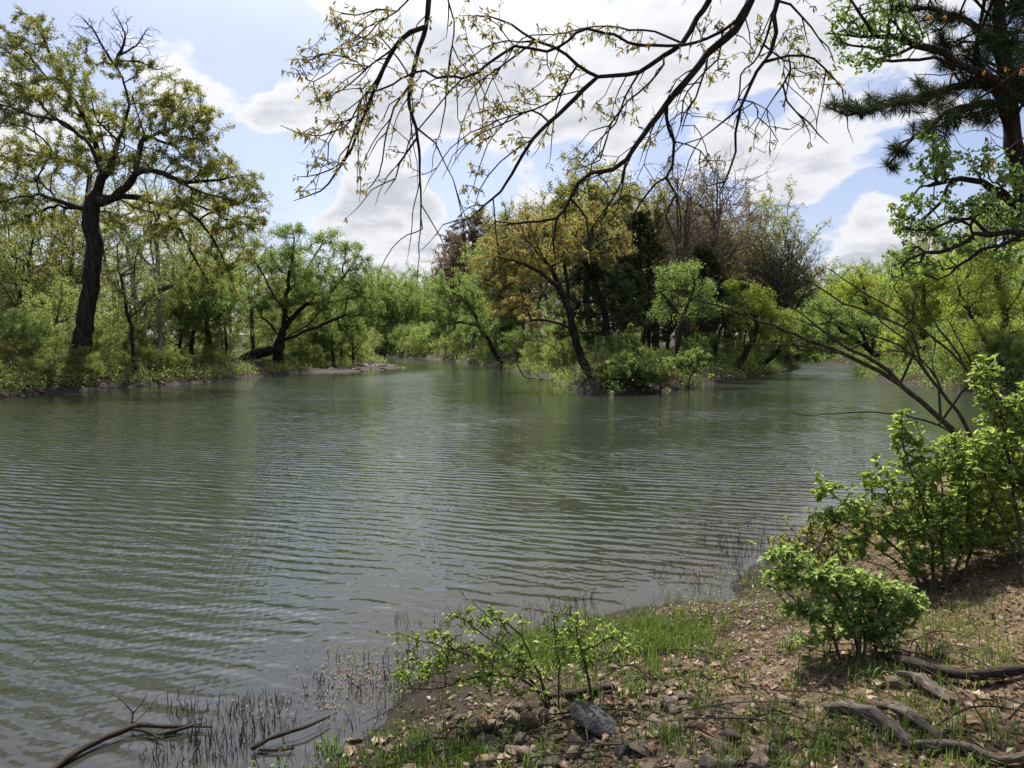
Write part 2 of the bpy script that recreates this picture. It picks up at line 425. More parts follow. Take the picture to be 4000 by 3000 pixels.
L_DEAD = leaf_mat('dead_leaf', (.07, .043, .024), (.16, .108, .060), (.34, .255, .165), .25)
L_STRAW = leaf_mat('straw', (.09, .05, .025), (.16, .10, .05), (.26, .18, .10), .2)

# ------------------------------------------------------------------ ground
def ground_mat():
    m, g = mat('bank_soil')
    tc = g.n('ShaderNodeTexCoord').outputs['Object']
    n1 = g.noise(tc, 1.3, 5).outputs['Fac']; n2 = g.noise(tc, 9, 6, .65).outputs['Fac']; n3 = g.noise(tc, 60, 4, .7).outputs['Fac']; n4 = g.noise(tc, .45, 3).outputs['Fac']
    c = g.mix(g.ramp(n2, .35, .65), (.07, .05, .033), (.175, .128, .08))
    c = g.mix(g.ramp(n1, .5, .7, 0, .6), c, (.15, .108, .068))
    c = g.mix(g.ramp(n3, .5, .72, 0, .7), c, (.28, .215, .14))
    c = g.mix(g.ramp(n3, .46, .28, 0, .75), c, (.02, .015, .01))
    c = g.mix(g.ramp(n4, .52, .66, 0, .45), c, (.06, .065, .022))
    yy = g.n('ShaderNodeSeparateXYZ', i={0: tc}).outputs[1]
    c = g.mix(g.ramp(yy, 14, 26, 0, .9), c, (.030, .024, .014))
    wet = g.ramp(g.n('ShaderNodeAttribute', attribute_name='v').outputs['Fac'], .0, .5)
    c = g.mix(g.math('SUBTRACT', 1.0, wet), c, (.028, .022, .016))
    hgt = g.math('ADD', g.math('MULTIPLY', n3, .5), n2)
    bp = g.n('ShaderNodeBump', i={'Strength': .9, 'Distance': .03, 'Height': hgt})
    p = g.n('ShaderNodeBsdfPrincipled', i={'Base Color': c, 'Roughness': g.ramp(wet, 0, 1, .7, .95), 'Specular IOR Level': .08, 'Normal': bp.outputs[0]})
    g.n('ShaderNodeOutputMaterial', i={'Surface': p.outputs[0]})
    return m
def axis(lo, dlo, dhi, hi, st, gr):
    a = list(np.arange(dlo, dhi, st)); s = st; x = a[-1]
    while x < hi: s *= gr; x += s; a.append(x)
    s = st; x = a[0]; b = []
    while x > lo: s *= gr; x -= s; b.append(x)
    return np.array(b[::-1] + a)
gx = axis(-700, -4.0, 6.0, 700, .07, 1.035); gx = np.unique(np.concatenate([gx[(gx < -60) | (gx > 60)], gx[(gx >= -60) & (gx <= 60)]]))
gy = axis(-300, 1.6, 8.5, 900, .07, 1.018)
GX, GY = np.meshgrid(gx, gy); HH = height(GX.ravel(), GY.ravel())
ni, nj = GX.shape; ii = (np.arange(ni - 1)[:, None] * nj + np.arange(nj - 1)[None, :]).ravel()
GV = np.stack([GX.ravel(), GY.ravel(), HH], 1)
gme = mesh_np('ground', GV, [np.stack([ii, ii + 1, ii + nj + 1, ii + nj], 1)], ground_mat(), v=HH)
tag(link('ground', gme), kind='structure')

# ------------------------------------------------------------------ river
WIND = R(78)
def wave_field(x, y, res):
    rs = np.random.default_rng(5); z = np.zeros_like(x)
    patch = .65 + .9 * fbm(x * .16 + 3, y * .10 + 8, 3)
    for k in range(64):
        lam = .28 * (1.0 / .28) ** rs.random(); th = WIND + rs.normal(0, .33); kk = 2 * math.pi / lam
        amp = .0030 * lam * min(1, (.45 / lam) ** 1.5) ; ph = rs.random() * 6.283
        fade = np.clip((lam / res - 2.6) / 2.0, 0, 1)
        z += amp * fade * np.sin(kk * (x * math.cos(th) + y * math.sin(th)) + ph + 1.2 * vnoise(x * .5 + k, y * .5))
    return z * np.clip(patch, .25, 1.3)
ra = np.exp(np.arange(math.log(2.2), math.log(330), .016))
an = np.unique(np.concatenate([np.linspace(R(-180), R(-48), 26), np.linspace(R(-48), R(46), 180), np.linspace(R(46), R(180), 26)[:-1]]))
RA, AN = np.meshgrid(ra, an, indexing='ij')
wx = RA * np.sin(AN); wy = RA * np.cos(AN)
sd = shore_dist(wx.ravel(), wy.ravel()).reshape(wx.shape)
calm = np.clip((-sd) / 1.6, .12, 1)
wz = wave_field(wx, wy, RA * .017) * calm
ni, nj = wx.shape; ii = (np.arange(ni - 1)[:, None] * nj + np.arange(nj)[None, :]); jn = (np.arange(ni - 1)[:, None] * nj + (np.arange(nj)[None, :] + 1) % nj)
quads = np.stack([ii, jn, jn + nj, ii + nj], -1).reshape(-1, 4)
WV = np.stack([wx.ravel(), wy.ravel(), wz.ravel()], 1)
def water_mat():
    m, g = mat('river_water')
    geo = g.n('ShaderNodeNewGeometry'); pos = geo.outputs['Position']
    rot = g.n('ShaderNodeVectorRotate', rotation_type='Z_AXIS', i={'Vector': pos, 'Angle': -(WIND - R(90))}).outputs[0]
    shal = g.n('ShaderNodeAttribute', attribute_name='v').outputs['Fac']
    dist = g.vm('LENGTH', pos)
    s1 = g.noise(g.vm('MULTIPLY', rot, (3.6, 11, 1)), 1.0, 2, .5).outputs['Color']
    s2 = g.noise(g.vm('MULTIPLY', rot, (9, 24, 1)), 1.0, 2, .55).outputs['Color']
    far = g.ramp(dist, 5, 26, 0, .8); shel = g.math('MAXIMUM', g.ramp(shal, .5, 14, .16, 1.0), g.math('MAXIMUM', g.ramp(g.n('ShaderNodeSeparateXYZ', i={0: pos}).outputs[0], 5, 18, 0, 1.1), g.ramp(g.n('ShaderNodeSeparateXYZ', i={0: pos}).outputs[1], 27, 12, 0, 1.0)))
    patch = g.ramp(g.noise(g.vm('MULTIPLY', rot, (.10, .055, 1)), 1.0, 3, .55).outputs['Fac'], .34, .66, .5, 1.2)
    patch = g.math('MULTIPLY', patch, shel)
    def slope(c, k):
        return g.vm('MULTIPLY', g.vm('SUBTRACT', c, (.5, .5, .5)), k)
    a = g.vm('SCALE', slope(s1, (.07, .20, 0)))
    a.node.inputs['Scale'].default_value = 1; g.t.links.new(g.math('MULTIPLY', far, patch), a.node.inputs['Scale'])
    b = g.vm('SCALE', slope(s2, (.07, .13, 0)))
    g.t.links.new(g.math('MULTIPLY', patch, g.ramp(shal, 0, 1.2, .35, 1)), b.node.inputs['Scale'])
    rs = np.random.default_rng(8); w = None
    wob = g.noise(g.vm('MULTIPLY', rot, (.30, .75, 1)), 1.0, 3, .5).outputs['Color']
    gust = []
    for k in range(3):
        gn = g.noise(g.vm('ADD', g.vm('MULTIPLY', rot, (.16 + .05 * k, .30 + .1 * k, 1)), (7.3 * k, 3.1 * k, 0)), 1.0, 3, .6).outputs['Fac']
        gust.append(g.ramp(gn, .34, .66, .026, .100))
    small_ = g.ramp(g.noise(g.vm('MULTIPLY', rot, (.22, .5, 1)), 1.0, 4, .6).outputs['Fac'], .35, .65, .018, .050)
    for k in range(13):
        big = k < 6
        lam = .19 * (.34 / .19) ** ((k + rs.random()) / 6) if big else .07 * (.18 / .07) ** ((k - 6 + rs.random()) / 7)
        th = WIND + rs.normal(0, .22 if big else .5); kk = 2 * math.pi / lam
        dv = (math.cos(th), math.sin(th), 0); kv = (kk * dv[0], kk * dv[1], 0)
        ph = g.math('ADD', g.vm('DOT_PRODUCT', pos, kv), g.vm('DOT_PRODUCT', wob, tuple(rs.normal(0, 8.0 if big else 11, 3))))
        t = g.n('ShaderNodeVectorMath', operation='SCALE', i={0: dv}); g.t.links.new(g.math('MULTIPLY', g.math('ADD', g.math('COSINE', ph), g.math('MULTIPLY', g.math('COSINE', g.math('MULTIPLY', ph, 2.0)), .4)), gust[k % 3] if big else small_), t.inputs['Scale'])
        w = t.outputs[0] if w is None else g.vm('ADD', w, t.outputs[0])
    w2 = g.n('ShaderNodeVectorMath', operation='SCALE', i={0: w}); g.t.links.new(g.math('MULTIPLY', patch, g.ramp(shal, 0, 1.6, .15, 1)), w2.inputs['Scale'])
    nrm = g.vm('NORMALIZE', g.vm('ADD', geo.outputs['Normal'], g.vm('ADD', w2.outputs[0], g.vm('ADD', a, b))))
    body = g.mix(g.ramp(shal, .0, 2.4), (.029, .028, .021), (.027, .034, .0235))
    p = g.n('ShaderNodeBsdfPrincipled', i={'Base Color': body, 'Roughness': g.math('ADD', .03, g.math('MULTIPLY', g.math('MULTIPLY', g.ramp(dist, 14, 60), shel), .17)), 'IOR': 1.43, 'Specular IOR Level': .5, 'Normal': nrm})
    g.n('ShaderNodeOutputMaterial', i={'Surface': p.outputs[0]})
    return m
wme = mesh_np('river', WV, [quads], water_mat(), v=np.maximum(-sd, 0).ravel())
tag(link('river', wme), kind='structure')

# ------------------------------------------------------------------ trees
def plant(name, cat, label, skel, targets, r0, rt, barkm, leafm=None, nleaf=0, lsize=.1, lwid=.6, lshape='tri', maxcnt=3, step=.4, bf=.25, wig=.06, droop=0.0,
          lspread=.06, ldown=0.0, lup=None, part_names=('trunk', 'crown'), flare=.5, seed=1, group=None, base=None, szvar=.35, cluster=1, sides=(9, 6, 4, 3), cuts=(.12, .035, .012), extra=None):
    rs = np.random.default_rng(seed)
    A, PR, n0 = grow(skel, targets, step, bf, wig, droop, rs)
    rad, cnt = thick(A, PR, r0, rt)
    base = np.asarray(base if base is not None else skel[0][0], float)
    A = A - base
    root = tag(empty(name, base), label, cat, group)
    V, Fc = tubes(chains_of(A, PR, rad, cnt, sides, cuts, flare))
    link(part_names[0], mesh_np(name + '_' + part_names[0], V, Fc, barkm), root)
    if nleaf and leafm:
        m = max(1, nleaf // cluster)
        p, ax = leaf_points(A, PR, cnt, m, maxcnt, rs)
        vb = rs.random(m)
        if cluster > 1:
            p = np.repeat(p, cluster, 0); ax = np.repeat(ax, cluster, 0); vb = np.repeat(vb, cluster)
        n = len(p)
        p = p + rs.normal(0, lspread, (n, 3))
        d = ax * .5 + rs.normal(0, .8, (n, 3)); d[:, 2] -= ldown
        sz = lsize * (1 + rs.normal(0, szvar, n)).clip(.4, 1.9)
        LV, LF, k = leaves(p, d, sz, lwid, lshape, .3, rs, lup)
        v = np.repeat((vb * .45 + rs.random(n) * .55), k)
        link(part_names[1], mesh_np(name + '_' + part_names[1], LV, LF, leafm, v), root)
    if extra: extra(root, A, PR, cnt, rad, rs)
    return root

def pxs(pts, d):
    """polyline given in photograph pixels at depth d (or (px, py, offset))"""
    return [P(q[0], q[1], d + (q[2] if len(q) > 2 else 0)) for q in pts]
def rooted(pl):
    """push the first point of a skeleton down to the ground"""
    b = pl[0].copy(); b[2] = hz(b[0], b[1]) - .15
    if pl[0][2] > b[2] + .3: pl = [b] + pl
    else: pl[0] = b
    return pl

# --- the big oak on the left bank
D = 41.5
sk = [rooted(pxs([(305, 1420), (318, 1330), (338, 1230), (356, 1100), (365, 980), (360, 880), (362, 800), (400, 693, -.5), (423, 660, -.5), (447, 600, 0), (470, 529, .5), (488, 470, .5), (500, 380, 0), (478, 300, 0), (450, 255, 0)], D))]
for off, pts in [
        (-2, [(400, 693), (370, 610), (335, 550), (285, 510), (240, 480), (190, 440), (140, 380), (90, 300), (30, 230)]),
    (-3, [(285, 510), (230, 470), (140, 455), (40, 420), (-80, 380)]),
    (2, [(362, 800), (282, 817), (229, 803), (188, 817), (110, 845), (30, 880), (-80, 900)]),
    (0, [(229, 803), (180, 765), (120, 765), (40, 780), (-90, 800)]),
    (3, [(370, 700), (300, 640), (194, 600), (141, 552), (80, 515), (0, 490), (-120, 440)]),
    (1, [(400, 650), (350, 500), (250, 330), (190, 200), (130, 90), (60, 20)]),
    (3, [(423, 660), (380, 420), (330, 280), (270, 170), (240, 130)]),
    (-1, [(372, 800), (420, 785), (470, 752), (517, 699), (535, 635), (552, 552), (594, 529), (646, 558), (717, 546), (790, 550), (850, 590)]),
    (-2, [(517, 699), (555, 666), (588, 664), (640, 676), (705, 711), (776, 746), (881, 776), (952, 799), (1058, 835)]),
    (-1, [(705, 711), (780, 705), (860, 700), (950, 680), (1020, 690)]),
    (1, [(420, 785), (458, 766), (529, 770), (599, 790), (640, 811), (693, 805), (740, 829), (793, 881), (850, 960), (900, 1080), (930, 1150)]),
    (2, [(640, 811), (720, 790), (830, 830), (950, 900), (1020, 960)]),
    (1, [(640, 811), (680, 870), (720, 930), (760, 1010), (800, 1080)]),
    (2, [(540, 620), (588, 452), (664, 435), (740, 425), (820, 440)]),
    (-2, [(500, 400), (560, 330), (640, 300), (720, 330), (800, 380)]),
    (0, [(552, 552), (620, 520), (700, 490), (790, 470), (850, 500)]),
    (-3, [(365, 865), (400, 857), (447, 862), (488, 894), (529, 941), (576, 976), (635, 1000), (646, 1076), (693, 1123), (740, 1190)]),
    (-3, [(529, 941), (580, 900), (640, 905), (700, 950)]),
    (0, [(370, 1055), (400, 1065), (429, 1082), (464, 1135), (500, 1182)])]:
    sk.append(pxs(pts, D + off))
T = blobs_px([(90, 200, 170, 190, 1), (60, 420, 180, 140, -2), (260, 300, 170, 160, 0), (480, 480, 200, 130, 1), (650, 400, 170, 110, 0), (740, 500, 170, 120, -1), (280, 620, 190, 130, 2), (60, 640, 180, 130, 2), (60, 800, 200, 100, 1), (200, 880, 160, 70, 3),
              (560, 620, 180, 110, -1), (780, 620, 170, 100, -2), (900, 720, 150, 90, -1), (980, 780, 120, 70, -1), (700, 800, 200, 80, 0), (880, 850, 150, 90, 1), (880, 960, 120, 110, 1), (820, 1060, 110, 110, 1), (660, 900, 120, 80, 0), (480, 850, 130, 60, 2), (540, 250, 80, 60, 0), (1000, 860, 70, 60, 0)], 3000, D, 5, .5, np.random.default_rng(21))
oak = plant('oak_tree', 'tree', 'big dark-trunked oak with yellow-green spring leaves standing at the left edge of the far bank', sk, T, .55, .011, BARK, L_OAK, 140000, .108, .55, maxcnt=6, step=.42, bf=.22, wig=.09, lspread=.09, droop=.05, cluster=3, seed=22)
T = blobs_px([(360, 130, 90, 80, 0), (470, 90, 60, 70, 0), (560, 160, 60, 60, 0), (600, 250, 60, 40, 0)], 260, D, 5, .5, np.random.default_rng(23))
T = np.concatenate([T, blobs_px([(330, 110, 80, 60, 0), (470, 110, 50, 80, 0), (420, 170, 70, 60, 0), (560, 170, 80, 70, 0), (620, 260, 60, 40, 0), (500, 200, 90, 50, 0)], 500, D, 2, .6, np.random.default_rng(24))])
# the thin bare top of the oak
A_, PR_, _ = grow([pxs([(450, 255), (438, 240), (400, 180), (360, 110), (320, 70), (285, 45)], D), pxs([(450, 255), (465, 215), (490, 150), (470, 90), (440, 35)], D), pxs([(465, 215), (530, 180), (570, 120), (590, 105)], D), pxs([(470, 240), (540, 240), (610, 270), (650, 260)], D)], T, .30, .3, .045, 0, np.random.default_rng(2))
r_, c_ = thick(A_, PR_, .14, .0085)
V, Fc = tubes(chains_of(A_ - np.array(oak.location), PR_, r_, c_))
tag(link('bare_top', mesh_np('bare_top', V, Fc, BARK), oak), 'thin bare twigs at the top of the crown')

# --- the leaning tree with the log beside it
D = 63
sk = [rooted(pxs([(1080, 1420), (1083, 1370), (1090, 1330), (1108, 1290), (1112, 1220), (1120, 1150), (1130, 1070), (1140, 1000), (1150, 930)], D))]
for off, pts in [
    (0, [(1108, 1290), (1150, 1235), (1195, 1188), (1260, 1185), (1330, 1172), (1400, 1160), (1460, 1165)]),
    (-2, [(1090, 1340), (1140, 1315), (1200, 1290), (1260, 1272), (1300, 1252), (1345, 1234), (1420, 1232), (1455, 1200), (1470, 1170)]),
    (-1, [(1110, 1325), (1160, 1290), (1195, 1275), (1235, 1235), (1255, 1205), (1230, 1190)]),
    (2, [(1120, 1150), (1180, 1080), (1230, 1000), (1260, 950)]), (-2, [(1112, 1220), (1060, 1140), (1020, 1060), (980, 1000)]),
    (1, [(1260, 1185), (1320, 1110), (1370, 1040), (1400, 980), (1430, 950)]), (-2, [(1330, 1172), (1400, 1130), (1440, 1090)]), (0, [(1095, 1320), (1060, 1270), (1020, 1240)]),
    (0, [(1090, 1360), (1130, 1375), (1150, 1340), (1160, 1310)])]:
    sk.append(pxs(pts, D + off))
T = blobs_px([(1150, 960, 130, 90, 0), (1300, 960, 130, 90, 1), (1400, 980, 70, 50), (1040, 1040, 110, 110, 0), (1180, 1080, 150, 90, 0), (1330, 1080, 130, 90, 1), (1410, 1130, 90, 80, -1), (1080, 1180, 120, 70, -1), (1240, 1170, 150, 60, -2), (1400, 1230, 110, 60, -2), (1000, 1230, 90, 60, 0), (1480, 1180, 60, 60, 0), (1160, 890, 50, 50, 0), (1330, 1300, 100, 60, -1)], 1300, D, 8, .5, np.random.default_rng(31))
elm = plant('leaning_tree', 'tree', 'fresh green tree with dark limbs leaning right over the water beside a mossy log', sk, T, .55, .014, BARK, L_GREEN, 56000, .125, .55, maxcnt=6, step=.55, bf=.2, wig=.08, lspread=.16, cluster=3, seed=32, droop=.08)

def log_mesh(pts, r, K=12, step=.15, wob=.12, seed=1):
    rs = np.random.default_rng(seed); q = spline(pts, step); n = len(q)
    t = np.linspace(0, 1, n); rad = np.interp(t, np.linspace(0, 1, len(r)), r) * (1 + rs.normal(0, wob * .5, n))
    V, Fc = tubes([(q, rad, K)], cap=True)
    ang = np.tile(np.arange(K) / K * 6.283, n); ln = np.repeat(np.arange(n) * step, K)
    rid = fbm(ang * 1.6 + 5 * seed, ln * 2.2, 3) + .5 * fbm(np.cos(ang) * 1.5 + seed, ln * 7 + np.sin(ang), 2)
    V[:n * K] += ((rid * wob * 1.5 + rs.normal(0, wob * .12, n * K)) * np.repeat(rad, K))[:, None] * unit(V[:n * K] - np.repeat(q, K, 0))
    return V, Fc, np.stack([np.cos(ang) * .5 + seed, np.sin(ang) * .5, ln * 1.6], 1)
def grain(me, gr):
    a = me.attributes.new('grain', 'FLOAT_VECTOR', 'POINT'); full = np.zeros((len(me.vertices), 3), np.float32); full[:len(gr)] = gr
    if len(gr) < len(full): full[len(gr)] = gr[0]; full[-1] = gr[-1]
    a.data.foreach_set('vector', full.ravel()); return me
def log(name, label, cat, pts, r, m, K=12, step=.15, wob=.12, seed=1, branches=()):
    base = np.asarray(pts[0], float)
    root = tag(empty(name, base), label, cat)
    V, Fc, gr = log_mesh(np.asarray(pts) - base, np.array(r) * (.78 if m is WOOD else 1), K, step, wob, seed)
    link('stem', grain(mesh_np(name + '_stem', V, Fc, m), gr), root)
    for k, (bp, br) in enumerate(branches):
        V, Fc, gr = log_mesh(np.asarray(bp) - base, np.array(br) * (.78 if m is WOOD else 1), max(5, K - 4), step, wob, seed + k + 1)
        link('branch', grain(mesh_np(name + '_branch', V, Fc, m), gr), root)
    return root
log('fallen_log', 'thick dark mossy log lying level at the foot of the leaning tree', 'log', pxs([(880, 1450), (925, 1420), (975, 1392), (1030, 1376), (1075, 1366), (1100, 1362)], 62), (.22, .34, .42, .44, .42, .3), BARK, 12, .5)
log('fallen_tree', 'grey fallen trunk propped slanting in the green thicket right of the big oak', 'log', pxs([(530, 1212), (590, 1152), (675, 1112)], 47), (.22, .2, .15), BARK_G, 9, .5)

# --- the island
D = 40
sk = [rooted(pxs([(2330, 1500), (2290, 1440), (2262, 1370), (2240, 1290), (2222, 1215), (2195, 1140), (2165, 1075), (2125, 1020), (2080, 965), (2045, 920), (2000, 880)], D))]
for off, pts in [
    (1, [(2222, 1215), (2215, 1100), (2200, 980), (2190, 900), (2180, 820)]), (-1, [(2195, 1140), (2120, 1070), (2040, 1030), (1950, 1000), (1900, 990)]), (0, [(2165, 1075), (2100, 960), (2070, 880), (2040, 820)]),
    (2, [(2205, 1000), (2260, 900), (2300, 850), (2340, 820)]), (-2, [(2215, 1110), (2290, 1000), (2360, 940), (2420, 930)]), (0, [(2240, 1290), (2170, 1260), (2100, 1250), (2020, 1270)]), (1, [(2125, 1020), (2030, 980), (1960, 920)])]:
    sk.append(pxs(pts, D + off))
T = blobs_px([(2000, 960, 130, 90, 0), (2130, 900, 140, 100, 0), (2280, 880, 150, 90, 1), (2420, 950, 110, 90, 0), (1930, 1060, 110, 90, 0), (2060, 1090, 130, 80, -1), (1990, 1180, 120, 60, 0), (2080, 1230, 90, 40), (2160, 1000, 150, 90, 1), (2300, 1000, 100, 60, 0)], 1100, D, 7, .5, np.random.default_rng(41))
plant('oak_tree', 'tree', 'ochre-leaved tree leaning left from the tip of the wooded island', sk, T, .36, .010, BARK, L_OCHRE, 34000, .11, .5, maxcnt=5, step=.42, bf=.2, wig=.08, lspread=.08, cluster=3, seed=42)

D = 53
sk = [rooted(pxs([(2310, 1390), (2300, 1250), (2290, 1100), (2300, 960), (2310, 860), (2300, 760), (2290, 700)], D))]
for off, pts in [(1, [(2300, 1000), (2230, 900), (2180, 820), (2150, 760)]), (-1, [(2310, 900), (2380, 820), (2430, 770)]), (2, [(2300, 1050), (2400, 950), (2480, 880), (2520, 850)]), (0, [(2290, 1100), (2190, 1000), (2120, 900), (2080, 850)])]:
    sk.append(pxs(pts, D + off))
T = blobs_px([(2220, 750, 120, 70), (2330, 760, 130, 90), (2440, 800, 100, 90), (2180, 830, 130, 80), (2320, 880, 190, 90), (2480, 900, 90, 80), (2200, 940, 140, 80)], 950, D, 7, .5, np.random.default_rng(51))
plant('oak_tree', 'tree', 'tall olive-yellow tree forming the highest crown of the wooded island', sk, T, .4, .013, BARK, L_OLIVE, 34000, .14, .55, maxcnt=5, step=.55, bf=.2, wig=.08, lspread=.12, cluster=3, seed=52)

def budding(px, py, d, top, wpx, seed, label, leafm, nleaf, nt=1000, name='budding_tree', group=None, bark=BARK_G, r0=.3, tip=.016, low=.45):
    h = py - top
    sk = [rooted(pxs([(px, py), (px + 4, py - h * .3), (px - 6, py - h * .6), (px + 5, py - h * .92)], d))]
    for s, f, w in ((-1, .25, .7), (1, .3, .75), (-1, .42, .5), (1, .5, .5), (-.5, .2, .5), (.5, .6, .3)):
        sk.append([P(px, py - h * f, d), P(px + s * wpx * w * .45, py - h * (f + .2), d + s), P(px + s * wpx * w, py - h * min(.95, f + .42), d + s * 2)])
    T = blobs_px([(px, top + h * .3, wpx, h * .32), (px - wpx * .35, top + h * .45, wpx * .7, h * .25), (px + wpx * .35, top + h * .42, wpx * .7, h * .25), (px, top + h * .15, wpx * .5, h * .15)], nt, d, 6, .5, np.random.default_rng(seed))
    return plant(name, 'tree', label, sk, T, r0, tip, bark, leafm, int(nleaf * 1.5), (.0013 if name == 'bare_tree' else .0026) * d, .5, maxcnt=2, step=.6, bf=.3, wig=.07, lspread=.14, seed=seed + 1, group=group, droop=.06)
budding(1850, 1400, 104, 830, 120, 61, 'tall budding tree with reddish-brown haze of twigs at the left of the island', L_BUD, 22000)
budding(1965, 1400, 84, 820, 110, 63, 'budding brown tree between the reddish tree and the ochre leaning tree', L_OLIVE, 9000)
budding(1770, 1400, 122, 880, 80, 65, 'smaller brown budding tree at the far left end of the island wood', L_BUD, 9000)
budding(2680, 1395, 56, 715, 150, 67, 'tall grey nearly bare tree with fine twigs rising above the dark cedars', L_BUD, 2500, 2400, 'bare_tree', tip=.011)
budding(3080, 1420, 72, 905, 160, 69, 'wide grey bare tree beside the right channel at the end of the island', L_BUD, 2500, 2400, 'bare_tree', tip=.013)
budding(2760, 1390, 74, 900, 110, 71, 'tan budding tree behind the right-hand cedar', L_OLIVE, 12000)
budding(2560, 1395, 62, 740, 90, 73, 'tall pale olive tree just left of the grey bare tree', L_OLIVE, 11000)
budding(2440, 1390, 64, 760, 110, 75, 'brownish tree behind the highest olive crown', L_BUD, 9000)

def leaner(base, pts, d, bl, seed, label, leafm, nleaf, nt, r0=.22, limbs=(), lsize=.15, name='leaning_tree', bark=BARK, group=None, tip=.013):
    sk = [rooted(pxs([base] + pts, d))] + [pxs(q, d) for q in limbs]
    T = blobs_px(bl, nt, d, 7, .5, np.random.default_rng(seed))
    return plant(name, 'tree', label, sk, T, r0, tip, bark, leafm, int(nleaf * 1.05), lsize * .84, .55, maxcnt=6, step=.6, bf=.2, wig=.08, lspread=.15, cluster=3, seed=seed + 1, group=group, droop=.08)
leaner((1965, 1430), [(1920, 1350), (1875, 1275), (1840, 1205), (1800, 1160), (1740, 1130)], 76, [(1720, 1120, 80, 60), (1790, 1120, 90, 70), (1720, 1220, 90, 70), (1830, 1190, 70, 60), (1770, 1300, 110, 60), (1880, 1270, 60, 60), (1690, 1300, 60, 50)], 81,
       'bright green tree leaning left over the left channel from the island shore', L_GREEN, 22000, 700, .3, [[(1875, 1275), (1800, 1260), (1740, 1270)], [(1840, 1205), (1850, 1150), (1830, 1110)]], .17)
leaner((2640, 1420), [(2645, 1340), (2665, 1250), (2690, 1180), (2710, 1110), (2690, 1040)], 43, [(2620, 1070, 70, 60), (2700, 1060, 60, 60), (2740, 1130, 60, 60), (2600, 1160, 60, 50), (2780, 1200, 60, 50), (2690, 1210, 70, 50), (2580, 1230, 45, 40)], 83,
       'slim bright green tree in front of the dark cedars', L_GREEN, 12000, 650, .16, [[(2665, 1250), (2620, 1180), (2580, 1140)], [(2690, 1180), (2750, 1140), (2790, 1180)]], .10, 'slender_tree', tip=.009)
leaner((2870, 1475), [(2900, 1400), (2935, 1330), (2960, 1250), (2980, 1190), (3040, 1140)], 54, [(2900, 1130, 80, 50), (2960, 1180, 90, 60), (3010, 1240, 80, 60), (2890, 1230, 70, 60), (3060, 1290, 70, 50), (2950, 1330, 80, 50)], 85,
       'yellow-green tree leaning right over the water on the right shore of the island', L_YELLOW, 17000, 650, .26, [[(2935, 1330), (3000, 1260), (3060, 1230)], [(2960, 1250), (2910, 1180), (2880, 1140)]], .13)
leaner((2960, 1460), [(3010, 1400), (3060, 1350), (3110, 1310), (3170, 1280)], 60, [(3080, 1250, 80, 50), (3150, 1290, 80, 50), (3100, 1350, 80, 50), (3170, 1370, 60, 40), (3020, 1300, 60, 50)], 87,
       'low dark-stemmed green tree bowed over the right channel below the wide bare tree', L_GREEN, 12000, 500, .2, [], .14)
leaner((2800, 1470), [(2790, 1380), (2810, 1300), (2850, 1230), (2860, 1180)], 56, [(2850, 1160, 60, 50), (2810, 1230, 60, 50), (2870, 1280, 60, 50), (2780, 1330, 50, 50)], 89,
       'small green tree between the right-hand cedar and the yellow-green leaning tree', L_GREEN, 9000, 420, .16, [], .13)

def cedar(px, py, d, top, wpx, seed, label, lean=0, dens=1.0):
    h = py - top; rs = np.random.default_rng(seed)
    sk = [rooted(pxs([(px + lean, py), (px + lean * .5, py - h * .4), (px, py - h * .75), (px - lean * .1, top)], d))]
    n = int(700 * dens); T = []
    for k in range(n // 5):
        f = rs.random() ** .8; a = rs.random() * 6.283; w = wpx * (1 - f) ** .6 * (.65 + .5 * rs.random()) + 8
        c = (px + lean * (1 - f) * .6 + math.cos(a) * w, py - h * (.16 + .84 * f), math.sin(a) * w / F * d)
        for j in range(5):
            e = rs.normal(0, 1, 3)
            T.append(P(c[0] + e[0] * 14, c[1] + e[1] * 9, d + c[2] + e[2] * .25))
    return plant('cedar_tree', 'tree', label, sk, np.array(T), .22, .012, BARK, L_CEDAR, int(20000 * dens), .13, .32, maxcnt=4, step=.45, bf=.35, wig=.06, lspread=.07, cluster=4, seed=seed + 1)
cedar(2320, 1400, 42, 960, 190, 91, 'dark cedar with a slanting trunk right behind the ochre leaning tree', 80, 1.5)
cedar(2500, 1395, 52, 830, 130, 93, 'tall dark cedar in the middle of the island wood', 0, 1.3)
cedar(2745, 1400, 50, 960, 130, 95, 'dark conical cedar on the right side of the island', -10, 1.4)
cedar(2440, 1395, 47, 1040, 130, 97, 'low spreading dark cedar between the two tall cedars', 20, 1.2)

# ------------------------------------------------------------------ trees on the right bank
leaner((3505, 1440), [(3440, 1400), (3390, 1360), (3330, 1320), (3290, 1290), (3250, 1250)], 58, [(3230, 1220, 90, 60), (3320, 1230, 100, 70), (3220, 1320, 70, 60), (3400, 1280, 90, 60), (3330, 1340, 70, 40), (3150, 1270, 60, 40)], 101,
       'dark trunk arching left over the right channel from the far right bank', L_GREEN, 18000, 650, .26, [[(3390, 1360), (3360, 1280), (3330, 1220)]], .14)
leaner((3420, 1445), [(3415, 1350), (3400, 1250), (3380, 1150), (3360, 1080)], 64, [(3340, 1100, 110, 70), (3440, 1120, 100, 70), (3300, 1180, 90, 70), (3420, 1220, 110, 70), (3500, 1190, 80, 70), (3360, 1300, 80, 60)], 103,
       'round green tree standing behind the dark arching trunk on the right bank', L_YELLOW, 24000, 800, .26, [[(3400, 1250), (3460, 1170), (3500, 1120)]], .16, 'green_tree')
